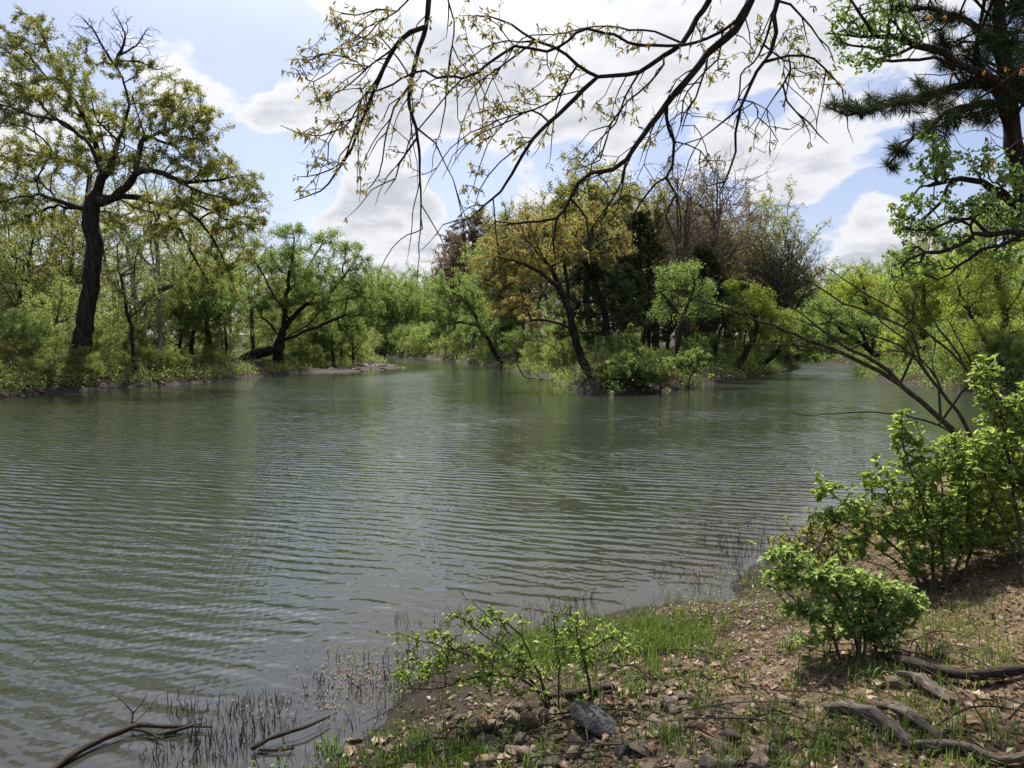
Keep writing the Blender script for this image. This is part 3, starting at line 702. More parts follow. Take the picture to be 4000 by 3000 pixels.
leaner((3640, 1480), [(3620, 1380), (3600, 1280), (3610, 1180), (3600, 1080)], 50, [(3560, 1080, 110, 70), (3660, 1060, 110, 80), (3540, 1180, 90, 70), (3680, 1180, 110, 70), (3590, 1290, 110, 70), (3500, 1330, 80, 60)], 105,
       'light green tree left of the broad yellow-green tree on the right bank', L_YELLOW, 24000, 800, .28, [[(3600, 1280), (3530, 1180), (3490, 1120)]], .14, 'green_tree')
leaner((3900, 1530), [(3890, 1400), (3920, 1250), (3900, 1100), (3880, 980), (3900, 880)], 38, [(3820, 900, 150, 90), (3960, 860, 140, 100), (3760, 1030, 130, 90), (3930, 1030, 160, 90), (3800, 1170, 140, 80), (3980, 1180, 120, 80), (3830, 1310, 150, 80), (3980, 1330, 120, 90), (3740, 1400, 90, 60), (3880, 1440, 120, 60)], 107,
       'broad yellow-green tree filling the right edge beyond the bare sapling', L_YELLOW, 42000, 1300, .3, [[(3890, 1400), (3800, 1250), (3750, 1150)], [(3920, 1250), (3990, 1130), (4030, 1030)], [(3895, 1380), (3830, 1370), (3770, 1400)]], .11, 'green_tree', tip=.010)
leaner((4150, 1540), [(4140, 1350), (4100, 1150), (4080, 950), (4050, 800)], 44, [(4050, 850, 130, 110), (4150, 980, 120, 120), (4050, 1100, 120, 90), (4140, 1250, 120, 100), (4060, 1380, 110, 90)], 109,
       'green tree half cut by the right edge behind the broad yellow-green one', L_GREEN, 22000, 700, .3, [], .13, 'green_tree')

# ------------------------------------------------------------------ copied trees that make up the woods
PROTO = {}
def proto(kind, h, w, leafm, nleaf, lsize, barkm, seed, nt=420, name='green_tree', r0=.2, trunk_f=.35, maxcnt=4, tip=.014, stems=1, shrub=False):
    rs = np.random.default_rng(seed); sk = []
    b = np.zeros(3)
    for s in range(stems):
        lean = rs.normal(0, .10, 2) * h
        l = [b, np.array((lean[0] * .3, lean[1] * .3, h * .35)), np.array((lean[0] * .8, lean[1] * .8, h * .65)), np.array((lean[0], lean[1], h * .9))]
        sk.append(l)
    for k in range(5):
        a = rs.random() * 6.283; f = trunk_f + .3 * rs.random()
        sk.append([np.array((0, 0, h * f)), np.array((math.cos(a) * w * .3, math.sin(a) * w * .3, h * (f + .14))), np.array((math.cos(a) * w * .62, math.sin(a) * w * .62, h * min(.95, f + .3)))])
    T = []
    m = max(6, nt // 8)
    for k in range(m):
        u = unit(rs.normal(size=3)) * rs.random() ** .45
        lo = .05 if shrub else trunk_f * .75
        c = np.array((u[0] * w * .5, u[1] * w * .5, h * (lo + (1 - lo) * (.5 + .5 * u[2]))))
        for j in range(8): T.append(c + rs.normal(0, .07, 3) * np.array((w, w, h * .8)))
    o = plant(name, 'shrub' if shrub else 'tree', 'x', sk, np.array(T), r0, tip, barkm, leafm, int(nleaf * 1.35), lsize * .9, .55, maxcnt=maxcnt, step=max(.25, h * .05), bf=.22, wig=.08, lspread=lsize * .9, cluster=3, seed=seed + 1,
              part_names=('stems', 'foliage') if shrub else ('trunk', 'crown'), sides=(7, 5, 3, 3), flare=.0 if shrub else .4)
    PROTO[kind] = [o, False]
proto('green', 11, 8, L_GREEN, 14000, .17, BARK, 201, trunk_f=.16)
proto('green2', 13, 8, L_LIGHT, 13000, .17, BARK, 203, trunk_f=.14)
proto('light', 8, 6, L_LIGHT, 10000, .13, BARK_G, 205, trunk_f=.1)
proto('olive', 15, 8, L_OLIVE, 9000, .16, BARK_G, 207, 600, trunk_f=.2)
proto('bare', 15, 8, L_BUD, 1500, .12, BARK_G, 209, 700, 'bare_tree', maxcnt=2)
proto('pale', 15, 7, L_LIGHT, 3500, .12, BARK_W, 211, 500, 'pale_trunked_tree', maxcnt=2, stems=2)
proto('slim', 13, 4, L_LIGHT, 4500, .12, BARK, 213, 300, 'slender_tree', r0=.14)
proto('brown', 14, 8, L_BUD, 7000, .15, BARK_G, 215, 600, 'budding_tree', maxcnt=2)
proto('bush', 2.6, 3.0, L_LIGHT, 6500, .085, BARK_S, 217, 300, 'green_shrub', r0=.05, tip=.006, stems=5, shrub=True, trunk_f=.1)
proto('bush2', 3.6, 3.4, L_GREEN, 8000, .09, BARK_S, 219, 340, 'green_shrub', r0=.06, tip=.006, stems=4, shrub=True, trunk_f=.1)
proto('bush3', 2.0, 2.6, L_OLIVE, 4500, .07, BARK_S, 221, 300, 'green_shrub', r0=.04, tip=.005, stems=6, shrub=True, trunk_f=.05)
proto('twiggy', 2.4, 3.0, L_BUD, 900, .06, BARK_S, 223, 420, 'bare_shrub', r0=.04, tip=.005, stems=7, shrub=True, trunk_f=.05)
NAMES = {}
def put(kind, px, d, sc, label, group, rs, cat=None):
    o, used = PROTO[kind]
    if used: c = copy_tree(o)
    else: c = o; PROTO[kind][1] = True
    x = (px - 2000) / F * d; y = d
    c.location = (x, y, hz(x, y) - .12); c.rotation_euler = (0, 0, rs.random() * 6.283); s = sc * (.88 + .24 * rs.random()); c.scale = (s, s, s * (.92 + .16 * rs.random()))
    c['label'] = label; c['group'] = group
    return c
def on_land(px, d, m=.6):
    x = (px - 2000) / F * d
    return shore_dist(x, d)[0] > m
def row(kinds, p0, p1, n, d0, d1, sc, label, group, seed, margin=.8):
    rs = np.random.default_rng(seed)
    for k in range(n):
        for tr in range(12):
            px = p0 + (p1 - p0) * (k + rs.random()) / n; d = d0 + (d1 - d0) * rs.random()
            if on_land(px, d, margin): break
        else: continue
        kd = kinds[int(rs.integers(0, len(kinds)))]
        put(kd, px, d, sc, label.get(kd) if isinstance(label, dict) else label, group, rs)
LB = {'pale': 'pale grey-trunked slim tree in the wood behind the big oak', 'slim': 'slender dark-stemmed tree in the wood behind the big oak', 'green': 'green leafy tree in the wood behind the big oak', 'light': 'light green small tree in the thicket behind the big oak',
      'olive': 'olive thin-leaved tree in the wood behind the big oak', 'bare': 'bare twiggy tree in the wood behind the big oak', 'green2': 'tall light green tree in the wood behind the big oak', 'brown': 'brown budding tree in the wood behind the big oak'}
row(['pale', 'pale', 'slim', 'olive', 'pale'], -250, 950, 13, 48, 60, .95, LB, 'trees in the wood on the left bank', 301)
row(['light', 'light', 'slim', 'green'], -200, 1000, 13, 43, 54, .72, LB, 'small trees in the thicket on the left bank', 302)
row(['olive', 'green', 'bare', 'green2', 'olive', 'pale'], -1300, 1250, 26, 62, 90, .9, LB, 'trees at the back of the left wood', 303)
LC = {'green': 'green tree lining the far end of the left channel', 'green2': 'tall light green tree lining the far end of the left channel', 'light': 'small pale green tree at the far end of the left channel', 'brown': 'brown budding tree at the far end of the left channel', 'bare': 'bare tree at the far end of the left channel', 'olive': 'olive tree at the far end of the left channel'}
row(['green', 'green2', 'light', 'green'], 1050, 1420, 8, 66, 105, .8, {k: v.replace('lining the far end of', 'on the left shore of').replace('at the far end of', 'on the left shore of') for k, v in LC.items()}, 'trees on the left shore of the left channel', 304, 3)
row(['green', 'green2', 'light'], 1250, 1850, 22, 158, 185, 1.5, LC, 'trees closing the left channel', 305)
row(['green2', 'bare', 'brown', 'olive', 'green'], 900, 1950, 24, 190, 240, 1.5, LC, 'trees far beyond the left channel', 306)
LI = {'green': 'green tree inside the island wood', 'green2': 'tall light green tree inside the island wood', 'light': 'small light green tree on the left shore of the island', 'olive': 'olive tree inside the island wood', 'bare': 'bare tree inside the island wood', 'brown': 'brown budding tree inside the island wood'}
row(['light', 'green', 'light'], 1620, 2050, 8, 84, 130, .8, LI, 'small trees along the left shore of the island', 307, 1.2)
row(['olive', 'brown', 'green2', 'olive', 'bare', 'brown'], 1820, 2850, 32, 60, 95, 1.2, LI, 'trees inside the island wood', 308, 2)
row(['light', 'light', 'green'], 1980, 2300, 6, 50, 64, .55, {'light': 'low light green tree under the brown budding trees', 'green': 'low green tree under the brown budding trees'}, 'low trees under the budding trees', 309, 1.2)
row(['green', 'olive', 'brown', 'green2'], 2620, 3060, 14, 74, 98, 1.1, {k: v.replace('inside the island wood', 'at the far right end of the island wood') for k, v in LI.items()}, 'trees at the far right end of the island', 310, 2)
LR = {'green': 'green tree closing the right channel', 'green2': 'light green tree closing the right channel', 'light': 'small pale tree closing the right channel', 'olive': 'olive tree beyond the right channel'}
row(['green', 'green2', 'light', 'green'], 2980, 3480, 18, 118, 150, 1.35, LR, 'trees closing the right channel', 311)
row(['green', 'green2', 'light', 'olive'], 3330, 4300, 16, 62, 95, .9, {k: v.replace('closing the right channel', 'in the wood on the right bank').replace('beyond the right channel', 'in the wood on the right bank') for k, v in LR.items()}, 'trees in the wood on the right bank', 312, 1.5)
row(['light', 'green'], 3480, 4200, 8, 44, 60, .7, {'light': 'small pale green tree at the front of the right bank wood', 'green': 'small green tree at the front of the right bank wood'}, 'small trees at the front of the right bank wood', 313, 1)
LS = {'bush': 'light green shrub in the thicket along the left bank', 'bush2': 'mid green taller shrub in the thicket along the left bank', 'bush3': 'low olive shrub in the thicket along the left bank', 'twiggy': 'bare twiggy shrub in the thicket along the left bank'}
def shore_row(kinds, p0, p1, n, lo, hi, sc, label, group, seed, d0, d1):
    """shrubs between lo and hi metres behind the waterline"""
    rs = np.random.default_rng(seed); c = 0
    for tr in range(n * 60):
        if c >= n: break
        px = p0 + (p1 - p0) * rs.random(); d = d0 + (d1 - d0) * rs.random(); x = (px - 2000) / F * d
        s = shore_dist(x, d)[0]
        if not lo < s < hi or (900 < px < 1240 and d < 66): continue
        if s < 3.5 and np.exp(-(((x - BAR[0]) / 6.0) ** 2 + ((d - BAR[1]) / 13.0) ** 2)) > .5: continue
        kd = kinds[int(rs.integers(0, len(kinds)))]; put(kd, px, d, sc, label.get(kd), group, rs); c += 1
shore_row(['bush', 'bush', 'bush2', 'bush3', 'twiggy'], -150, 1000, 46, 2.6, 12, .95, LS, 'shrubs in the thicket on the left bank', 321, 33, 62)
shore_row(['bush3', 'twiggy', 'bush'], -100, 1150, 26, .9, 2.6, .55, {k: v.replace('in the thicket along', 'near the waterline of') for k, v in LS.items()}, 'low shrubs near the waterline of the left bank', 322, 33, 66)
shore_row(['bush', 'bush2'], 950, 1420, 12, 1.5, 9, 1.0, {k: v.replace('along the left bank', 'around the leaning tree') for k, v in LS.items()}, 'shrubs around the leaning tree', 323, 58, 100)
shore_row(['bush', 'bush2'], 1150, 1850, 30, .6, 7, 1.7, {k: v.replace('in the thicket along the left bank', 'at the far end of the left channel') for k, v in LS.items()}, 'shrubs at the far end of the left channel', 328, 100, 175)
shore_row(['bush', 'bush2', 'twiggy'], 1500, 2280, 26, .8, 6, .95, {k: v.replace('in the thicket along the left bank', 'on the left shore of the island') for k, v in LS.items()}, 'shrubs on the left shore of the island', 324, 38, 120)
shore_row(['bush2', 'bush', 'twiggy', 'twiggy'], 2250, 3120, 18, 1.0, 6, .65, {k: v.replace('in the thicket along the left bank', 'on the right shore of the island') for k, v in LS.items()}, 'shrubs on the right shore of the island', 325, 36, 78)
shore_row(['bush', 'bush2'], 3330, 4200, 22, .8, 8, .9, {k: v.replace('in the thicket along the left bank', 'along the far right bank') for k, v in LS.items()}, 'shrubs along the far right bank', 326, 26, 78)
shore_row(['bush', 'bush2'], 2950, 3500, 18, .6, 5, 1.5, {k: v.replace('in the thicket along the left bank', 'at the end of the right channel') for k, v in LS.items()}, 'shrubs at the end of the right channel', 327, 96, 140)
for kd, (o, used) in PROTO.items():
    if not used: print('unused', kd)

# ------------------------------------------------------------------ trees that lean in from the near bank
def nearwood(name, cat, label, sk, T, r0, rt, step, seed, barkm=BARK_N, bf=.12, wig=.10, droop=-.10, leaf=None, parts=('branches', 'leaves'), base=None, extra=None, trunk=None, skr=None, twigs=None, emax=.45):
    rs = np.random.default_rng(seed)
    if twigs: sk = sk + twigs(sk, rs)
    A, PR, n0 = grow(sk, T, step, bf, wig, droop, rs); rad, cnt = thick(A, PR, r0, rt, emax)
    if skr:
        i = 0
        for k_, q_ in enumerate(sk):
            m = len(spline(q_, step)) - (1 if k_ else 0); ra_, rb_ = skr(k_); rad[i:i + m] = np.maximum(rad[i:i + m], np.linspace(ra_, rb_, m)); i += m
    if trunk:
        m = len(spline(sk[0], step)); rad[:m] = np.maximum(rad[:m], np.linspace(trunk[0], trunk[1], m))
    base = np.asarray(base if base is not None else sk[0][0], float); A = A - base
    root = tag(empty(name, base), label, cat)
    V, Fc = tubes(chains_of(A, PR, rad, cnt, (10, 7, 5, 4), (.05, .015, .006), .2))
    link(parts[0], mesh_np(name + '_' + parts[0], V, Fc, barkm), root)
    if leaf: leaf(root, A, PR, cnt, rad, rs, n0)
    return root

# --- the oak whose young-leaved boughs hang across the top of the view
TR = [np.array(q) for q in ((3.7, -2.0, .6), (3.6, -1.9, 2.6), (3.5, -1.7, 4.6), (3.2, -1.2, 6.6), (2.9, -.4, 8.2))]
def from_trunk(f, mid, pts, d): return [TR[f]] + [np.array(m) for m in mid] + pxs(pts, d)
sk = [TR,
  from_trunk(3, [(3.1, .6, 7.4), (3.0, 2.6, 7.2)], [(3060, -330), (2980, -120), (2929, 0), (2872, 114), (2768, 208), (2685, 312), (2607, 406), (2539, 489), (2487, 562), (2446, 624), (2394, 666), (2310, 676), (2258, 718), (2227, 780), (2175, 853), (2102, 863), (1960, 880)], 5.6),
  from_trunk(3, [(3.0, .9, 7.9), (2.6, 2.8, 7.8)], [(2850, -280), (2800, -100), (2768, 0), (2726, 73), (2664, 166), (2591, 218), (2498, 281), (2404, 296), (2336, 302), (2258, 250), (2165, 182), (2092, 161), (1998, 94), (1905, 62)], 5.8),
  pxs([(2336, 302), (2279, 354), (2217, 416), (2144, 478), (2082, 541), (2040, 603), (1998, 676), (1957, 749), (1894, 801), (1832, 853), (1749, 889)], 5.8),
  from_trunk(4, [(1.8, 1.8, 8.9), (.4, 3.6, 8.2)], [(1730, -330), (1700, -120), (1676, 0), (1666, 104), (1624, 229), (1603, 333), (1598, 416), (1624, 499), (1640, 582), (1640, 707), (1650, 894)], 6.2),
  pxs([(1666, 104), (1603, 125), (1541, 187), (1499, 270), (1447, 385), (1406, 489), (1374, 582), (1312, 676), (1250, 749), (1146, 785)], 6.2),
  pxs([(1700, -120), (1610, -20), (1551, 42), (1478, 94), (1395, 177), (1300, 200), (1200, 235)], 6.3),
  pxs([(1551, 42), (1470, 40), (1390, 60), (1300, 40)], 6.4),
  pxs([(1499, 270), (1416, 385), (1343, 499), (1208, 530), (1094, 489)], 6.1),
  pxs([(1541, 187), (1440, 260), (1340, 350), (1250, 390)], 6.3), pxs([(1416, 385), (1380, 520), (1330, 640), (1200, 690), (1160, 690)], 6.0),
  pxs([(1603, 333), (1540, 420), (1500, 560), (1480, 680), (1430, 745)], 6.1), pxs([(1620, 560), (1560, 640), (1540, 700), (1500, 760)], 6.2),
  pxs([(1705, -120), (1738, -50), (1755, 10), (1775, 83), (1770, 177), (1790, 229), (1832, 281), (1884, 322)], 6.0),
  pxs([(1770, 177), (1750, 300), (1740, 420), (1720, 520)], 6.1), pxs([(1624, 499), (1700, 560), (1740, 640), (1770, 700)], 6.3),
  from_trunk(3, [(3.4, 1.0, 7.2), (3.4, 2.8, 6.7)], [(3090, -200), (3040, -60), (3038, 0), (3023, 62), (3028, 125), (3007, 208), (2955, 281), (2924, 343), (2893, 416), (2872, 520), (2872, 593), (2851, 666), (2810, 749)], 5.3),
  pxs([(3018, 208), (3080, 218), (3090, 270), (3059, 333), (3070, 395), (3163, 478), (3236, 562)], 5.2), pxs([(3090, 224), (3184, 224), (3267, 322), (3290, 345)], 5.2),
  pxs([(3050, -20), (3130, 60), (3200, 150), (3230, 200)], 5.2),
  pxs([(2602, 416), (2612, 499), (2633, 551), (2628, 645), (2602, 697), (2560, 718), (2508, 780), (2470, 870), (2490, 960)], 5.6),
  pxs([(2435, 634), (2430, 718), (2400, 770), (2352, 832), (2280, 950)], 5.5), pxs([(2622, 208), (2539, 322), (2456, 395), (2383, 489), (2342, 624), (2217, 666)], 5.7),
  pxs([(2620, 680), (2640, 760), (2600, 850), (2660, 960)], 5.5), pxs([(2175, 853), (2160, 950), (2170, 1060)], 5.6), pxs([(2227, 780), (2290, 850), (2300, 960), (2310, 1050)], 5.6),
  pxs([(2622, 166), (2560, 125), (2456, 114), (2321, 104), (2154, 135)], 5.9), pxs([(2498, 281), (2440, 380), (2400, 480), (2330, 560), (2260, 640)], 5.8),
  pxs([(2258, 250), (2210, 320), (2170, 390), (2040, 440), (1900, 480)], 5.8), pxs([(2144, 478), (2080, 430), (2000, 470), (1860, 520)], 5.9),
  pxs([(2092, 161), (2000, 230), (1900, 300), (1800, 380)], 5.9), pxs([(2893, 416), (2820, 480), (2740, 540)], 5.4), pxs([(2768, 208), (2740, 320), (2690, 430), (2660, 520)], 5.5),
  from_trunk(2, [(4.2, 1.2, 5.6), (4.7, 3.4, 4.6)], [(4150, 225), (3900, 262), (3720, 288), (3570, 292)], 6.0), pxs([(4150, 225), (3980, 120), (3800, 90), (3640, 60)], 6.0), pxs([(4150, 225), (4050, 480), (3920, 600), (3850, 640)], 6.0)]
bl = [(1330, 90, 110, 90), (1250, 220, 100, 60), (1180, 260, 70, 40), (1260, 370, 100, 60), (1300, 480, 110, 60), (1180, 520, 100, 40), (1250, 640, 110, 50), (1190, 740, 80, 40), (1420, 180, 110, 110), (1450, 380, 80, 120), (1500, 120, 90, 110),
      (1620, 300, 120, 140), (1780, 300, 90, 110), (1880, 80, 120, 80), (1960, 200, 150, 90), (1880, 260, 110, 80), (1960, 420, 120, 70), (2060, 380, 110, 80), (1880, 520, 110, 50), (2000, 560, 80, 80), (1850, 680, 90, 60), (1800, 780, 80, 60), (1860, 830, 90, 50), (1770, 870, 60, 30),
      (2200, 130, 110, 60), (2330, 110, 120, 60), (2440, 160, 120, 60), (2180, 300, 110, 90), (2360, 420, 120, 80), (2280, 610, 120, 50), (2480, 420, 100, 90), (2560, 560, 90, 90), (2690, 420, 90, 110), (2300, 760, 100, 80), (2480, 700, 90, 70),
      (2820, 250, 120, 90), (2960, 160, 100, 90), (3100, 260, 110, 90), (3180, 320, 100, 90), (2900, 450, 80, 90), (2790, 620, 90, 90), (2800, 100, 110, 80), (3120, 140, 90, 90)]
T = np.concatenate([blobs_px(bl, 1500, 5.8, 2, .6, np.random.default_rng(401)), blobs_px([(2250, 900, 150, 110), (2400, 950, 120, 90), (2600, 850, 120, 80), (2640, 720, 70, 60), (1560, 600, 90, 140), (2980, 520, 130, 120), (3150, 480, 90, 70), (2780, 680, 70, 90), (1480, 700, 60, 40)], 330, 5.7, 2, .6, np.random.default_rng(402))])
sk += [[TR[4], np.array((2.9, 2.2, 9.8)), np.array((2.2, 5.2, 9.6)), np.array((1.0, 8.2, 8.9)), np.array((.2, 9.6, 8.6))], [TR[4], np.array((4.2, 1.8, 9.6)), np.array((4.6, 4.8, 9.4)), np.array((4.2, 7.6, 8.9)), np.array((3.6, 9.4, 8.5))], [np.array((2.2, 5.2, 9.6)), np.array((2.6, 7.0, 9.4)), np.array((2.5, 8.8, 9.0))]]  # upper boughs out of view, added to dapple the foreground with shade
up = np.random.default_rng(404); T = np.concatenate([T, np.array((.9, 8.2, 9.0)) + up.normal(0, 1, (170, 3)) * (.9, .9, .35), np.array((2.6, 7.6, 9.3)) + up.normal(0, 1, (190, 3)) * (.9, 1.1, .4), np.array((4.2, 7.4, 9.1)) + up.normal(0, 1, (190, 3)) * (.8, 1.1, .4)])
NSK = len(sk); LIMB = {1: (.115, .007), 2: (.10, .007), 3: (.020, .005), 4: (.10, .006), 5: (.022, .005), 16: (.085, .006), 20: (.014, .005)}
def hang(sk, rs):
    """long thin twigs that droop from the boughs"""
    out = []
    for k, q in enumerate(sk[1:]):
        c = spline(q, .11); px = c[:, 0] / c[:, 1] * F + 2000; py = HZ - (c[:, 2] - CAMZ) / c[:, 1] * F
        ok = np.where((py > -250) & (py < 900) & (px > 1360) & (px < 3300))[0]
        if len(ok) < 4: continue
        for _ in range(max(2, int(len(ok) * .38))):
            i = int(ok[rs.integers(1, len(ok))]); i = max(1, i); d = unit(c[i] - c[i - 1]); L = (.25 + .5 * rs.random()) * (.75 if px[i] > 2200 else 1.1)
            lat = rs.normal(0, .38, 3); v = unit(d * .8 + lat + np.array((-.12, 0, -.22)))
            p1 = c[i] + v * L * .45 + np.array((0, 0, .02)); p2 = p1 + unit(v * .8 + np.array((0, 0, -.42)) + rs.normal(0, .12, 3)) * L * .35; p3 = p2 + unit(v * .7 + np.array((0, 0, -.55)) + rs.normal(0, .15, 3)) * L * .3
            out.append([c[i], p1, p2, p3])
    return out
def oak_buds(root, A, PR, cnt, rad, rs, n0):
    idx = np.where((cnt <= 2) & (PR >= 0) & (rad < .0052))[0]
    B = A[idx] + np.array(root.location)
    # leaf tufts sit thickest on the sunlit left and upper boughs, the lower right twigs are still bare
    dx = B[:, 0] / B[:, 1] * F + 2000; dy = HZ - (B[:, 2] - CAMZ) / B[:, 1] * F
    w = np.where(dy > 760, .35, 1.0) * np.where((dx > 2350) & (dy > 420), .35, 1.0) * np.where((dx > 2800) & (dy > 380), .15, 1) * np.where((dx > 1450) & (dx < 1800) & (dy > 560), .05, 1) * np.where(dx < 1500, 1.45, 1.0)
    w = np.where(dx > 3350, .8, w)
    pick = idx[rs.random(len(idx)) < .56 * w]
    for nm, m, sel in (('young_leaves', L_NEARY, A[pick][:, 0] + root.location[0] < 2.9), ('rusty_leaves', L_RUST, A[pick][:, 0] + root.location[0] >= 2.9)):
        c = A[pick][sel]; k = 5
        if not len(c): continue
        ax0 = unit(A[pick][sel] - A[PR[pick][sel]])
        c2 = np.repeat(c, k, 0); ax = np.repeat(ax0, k, 0) * .3 + rs.normal(0, .55, (len(c2), 3)); ax[:, 2] -= .55
        c2 = c2 + rs.normal(0, .010, c2.shape)
        LV, LF, kk = leaves(c2, ax, .045 * (1 + rs.normal(0, .3, len(c2))).clip(.4, 1.7), .30, 'leaf', .5, rs)
        link(nm, mesh_np(nm, LV, LF, m, np.repeat(np.repeat(rs.random(len(c)) * .4, k) + rs.random(len(c2)) * .6, kk)), root)
nearwood('oak_tree', 'tree', 'overhanging oak with hanging dark boughs and yellow young leaves across the top of the picture', sk, T, .30, .0024, .11, 403, leaf=oak_buds, trunk=(.34, .16), wig=.035, droop=-.12, bf=.2,
         skr=lambda k: LIMB.get(k, (.009, .0045)) if k < NSK else (.0052, .0028), twigs=hang, emax=.30)

# --- the pine at the top right
TRP = rooted(pxs([(4330, 2000), (4180, 1500), (4060, 1000), (4000, 740), (3962, 560), (3930, 300), (3892, 0), (3860, -350), (3850, -700)], 12))
sk = [TRP]
for off, pts in [(0, [(3950, 470), (3904, 356), (3784, 330), (3663, 352), (3543, 404), (3422, 416), (3301, 446), (3229, 416)]), (-1, [(3960, 540), (3904, 400), (3784, 420), (3693, 446), (3615, 500), (3573, 543), (3513, 597), (3464, 651)]),
                 (1, [(3930, 300), (3850, 230), (3760, 240), (3650, 270)]), (0, [(3920, 220), (3830, 120), (3740, 60), (3620, 40), (3500, 20)]), (-1, [(3945, 400), (4050, 330), (4160, 300)]), (1, [(3892, 0), (3780, -60), (3650, -60), (3480, -20)]),
                 (-2, [(3935, 330), (4020, 230), (4120, 150)]), (1, [(3900, 60), (3980, -20), (4090, -60)]), (2, [(3965, 560), (3860, 520), (3760, 520)]), (-1, [(3930, 300), (3870, 340), (3800, 300), (3700, 150)])]:
    sk.append(pxs(pts, 12 + off))
T = blobs_px([(3300, 425, 100, 38, 0, .5), (3430, 415, 110, 50, 0, .6), (3560, 390, 120, 50, 0, .6), (3680, 340, 120, 60, 0, .7), (3800, 320, 100, 60, 0, .7), (3480, 640, 40, 28, -1, .3), (3540, 570, 60, 40, -1, .4), (3620, 500, 80, 50, -1, .5), (3720, 440, 100, 50, -1, .6), (3850, 420, 100, 60, -1, .8),
              (3800, 230, 130, 70, 0, .9), (3900, 150, 120, 90, 0, 1), (3700, 60, 130, 60, 0, .8), (3560, 20, 110, 40, 0, .6), (3980, 300, 90, 130, -1, 1), (3950, 40, 120, 80, 0, 1), (4060, 180, 90, 150, -1, 1), (3700, 180, 90, 50, 0, .6), (3860, -100, 300, 80, 0, 1.5)], 1500, 12, 3, .6, np.random.default_rng(411))
def needles(root, A, PR, cnt, rad, rs, n0):
    idx = np.where((cnt <= 2) & (PR >= 0) & (np.arange(len(A)) >= n0))[0]
    k = 36; c = np.repeat(A[idx], k, 0); ax = np.repeat(unit(A[idx] - A[PR[idx]]), k, 0) * .75 + rs.normal(0, .55, (len(c), 3)); ax[:, 2] -= .12
    t = rs.random((len(c), 1)); c = c * t + np.repeat(A[PR[idx]], k, 0) * (1 - t)
    LV, LF, kk = leaves(c, ax, .155 * (1 + rs.normal(0, .28, len(c))).clip(.4, 1.6), .05, 'quad', 0, rs)
    link('needles', mesh_np('pine_needles', LV, LF, L_PINE, np.repeat(rs.random(len(c)), kk)), root)
nearwood('pine_tree', 'tree', 'dark long-needled pine reaching in at the top right corner', sk, T, .30, .008, .22, 413, leaf=needles, bf=.2, droop=.05, parts=('trunk', 'needles'), trunk=(.18, .05))

# --- the broadleaf tree at the right edge, small new leaves on black limbs
TRE = rooted(pxs([(4560, 2000), (4480, 1500), (4400, 1100), (4300, 800), (4150, 560), (4000, 400), (3880, 310), (3742, 241), (3633, 193), (3531, 187), (3482, 211), (3422, 193), (3332, 175), (3241, 151)], 10.5))
sk = [TRE]
for off, pts in [(0, [(3603, 185), (3513, 145), (3416, 139), (3302, 133), (3229, 130)]), (0, [(3422, 139), (3390, 100), (3362, 60), (3320, 0), (3290, -60)]), (.5, [(3531, 187), (3500, 100), (3440, 30), (3400, -60)]), (0, [(3880, 310), (3760, 260), (3640, 230), (3540, 230), (3440, 235), (3350, 250)]), (-.5, [(3633, 193), (3560, 60), (3520, -60)]),
                 (-1, [(4300, 800), (4100, 860), (4000, 814), (3917, 751), (3834, 713), (3760, 685), (3700, 700), (3640, 720), (3590, 735), (3565, 765)]), (-1, [(3760, 690), (3700, 730), (3660, 790), (3620, 850), (3590, 865), (3550, 880)]), (-1, [(3700, 700), (3670, 640), (3650, 600), (3640, 520)]), (-1, [(3834, 713), (3780, 600), (3730, 520), (3700, 480)]),
                 (-1.5, [(4360, 980), (4150, 930), (4000, 915), (3866, 909), (3771, 934), (3708, 978), (3613, 988), (3550, 1016), (3480, 1040)]), (-1.5, [(4000, 915), (3917, 947), (3841, 972), (3790, 1010), (3701, 1073), (3620, 1120)]), (-1.5, [(3866, 909), (3800, 860), (3720, 860), (3640, 900), (3540, 920)]), (-1.2, [(3917, 751), (3840, 800), (3790, 880)]),
                 (-2, [(4400, 1150), (4200, 1120), (4000, 1105), (3898, 1099), (3803, 1130), (3752, 1162), (3739, 1206), (3720, 1270), (3689, 1346)]), (-1, [(4200, 900), (4080, 700), (3980, 620), (3900, 560), (3860, 480)]), (-1, [(4000, 814), (3950, 900), (3890, 980), (3840, 1010)])]:
    sk.append(pxs(pts, 10.5 + off))
T = np.concatenate([blobs_px([(3300, 60, 90, 80), (3380, 120, 110, 70), (3280, 160, 70, 50), (3380, 230, 110, 50), (3480, 60, 110, 90), (3460, 200, 90, 50), (3550, 120, 90, 60), (3420, -40, 160, 60)], 800, 10.5, 2, .6, np.random.default_rng(421)),
  blobs_px([(3560, 790, 90, 60), (3640, 680, 90, 80), (3540, 870, 80, 50), (3620, 900, 100, 60), (3540, 990, 80, 50), (3640, 1030, 110, 50), (3560, 1060, 80, 40), (3720, 830, 100, 80), (3780, 960, 100, 60), (3860, 800, 120, 80), (3900, 1000, 120, 60), (3700, 600, 100, 60), (3850, 640, 110, 70), (3980, 700, 100, 90), (3960, 880, 110, 80), (3700, 940, 80, 40), (3640, 560, 70, 40), (3500, 1080, 60, 30)], 1500, 9.2, 2, .6, np.random.default_rng(422))])
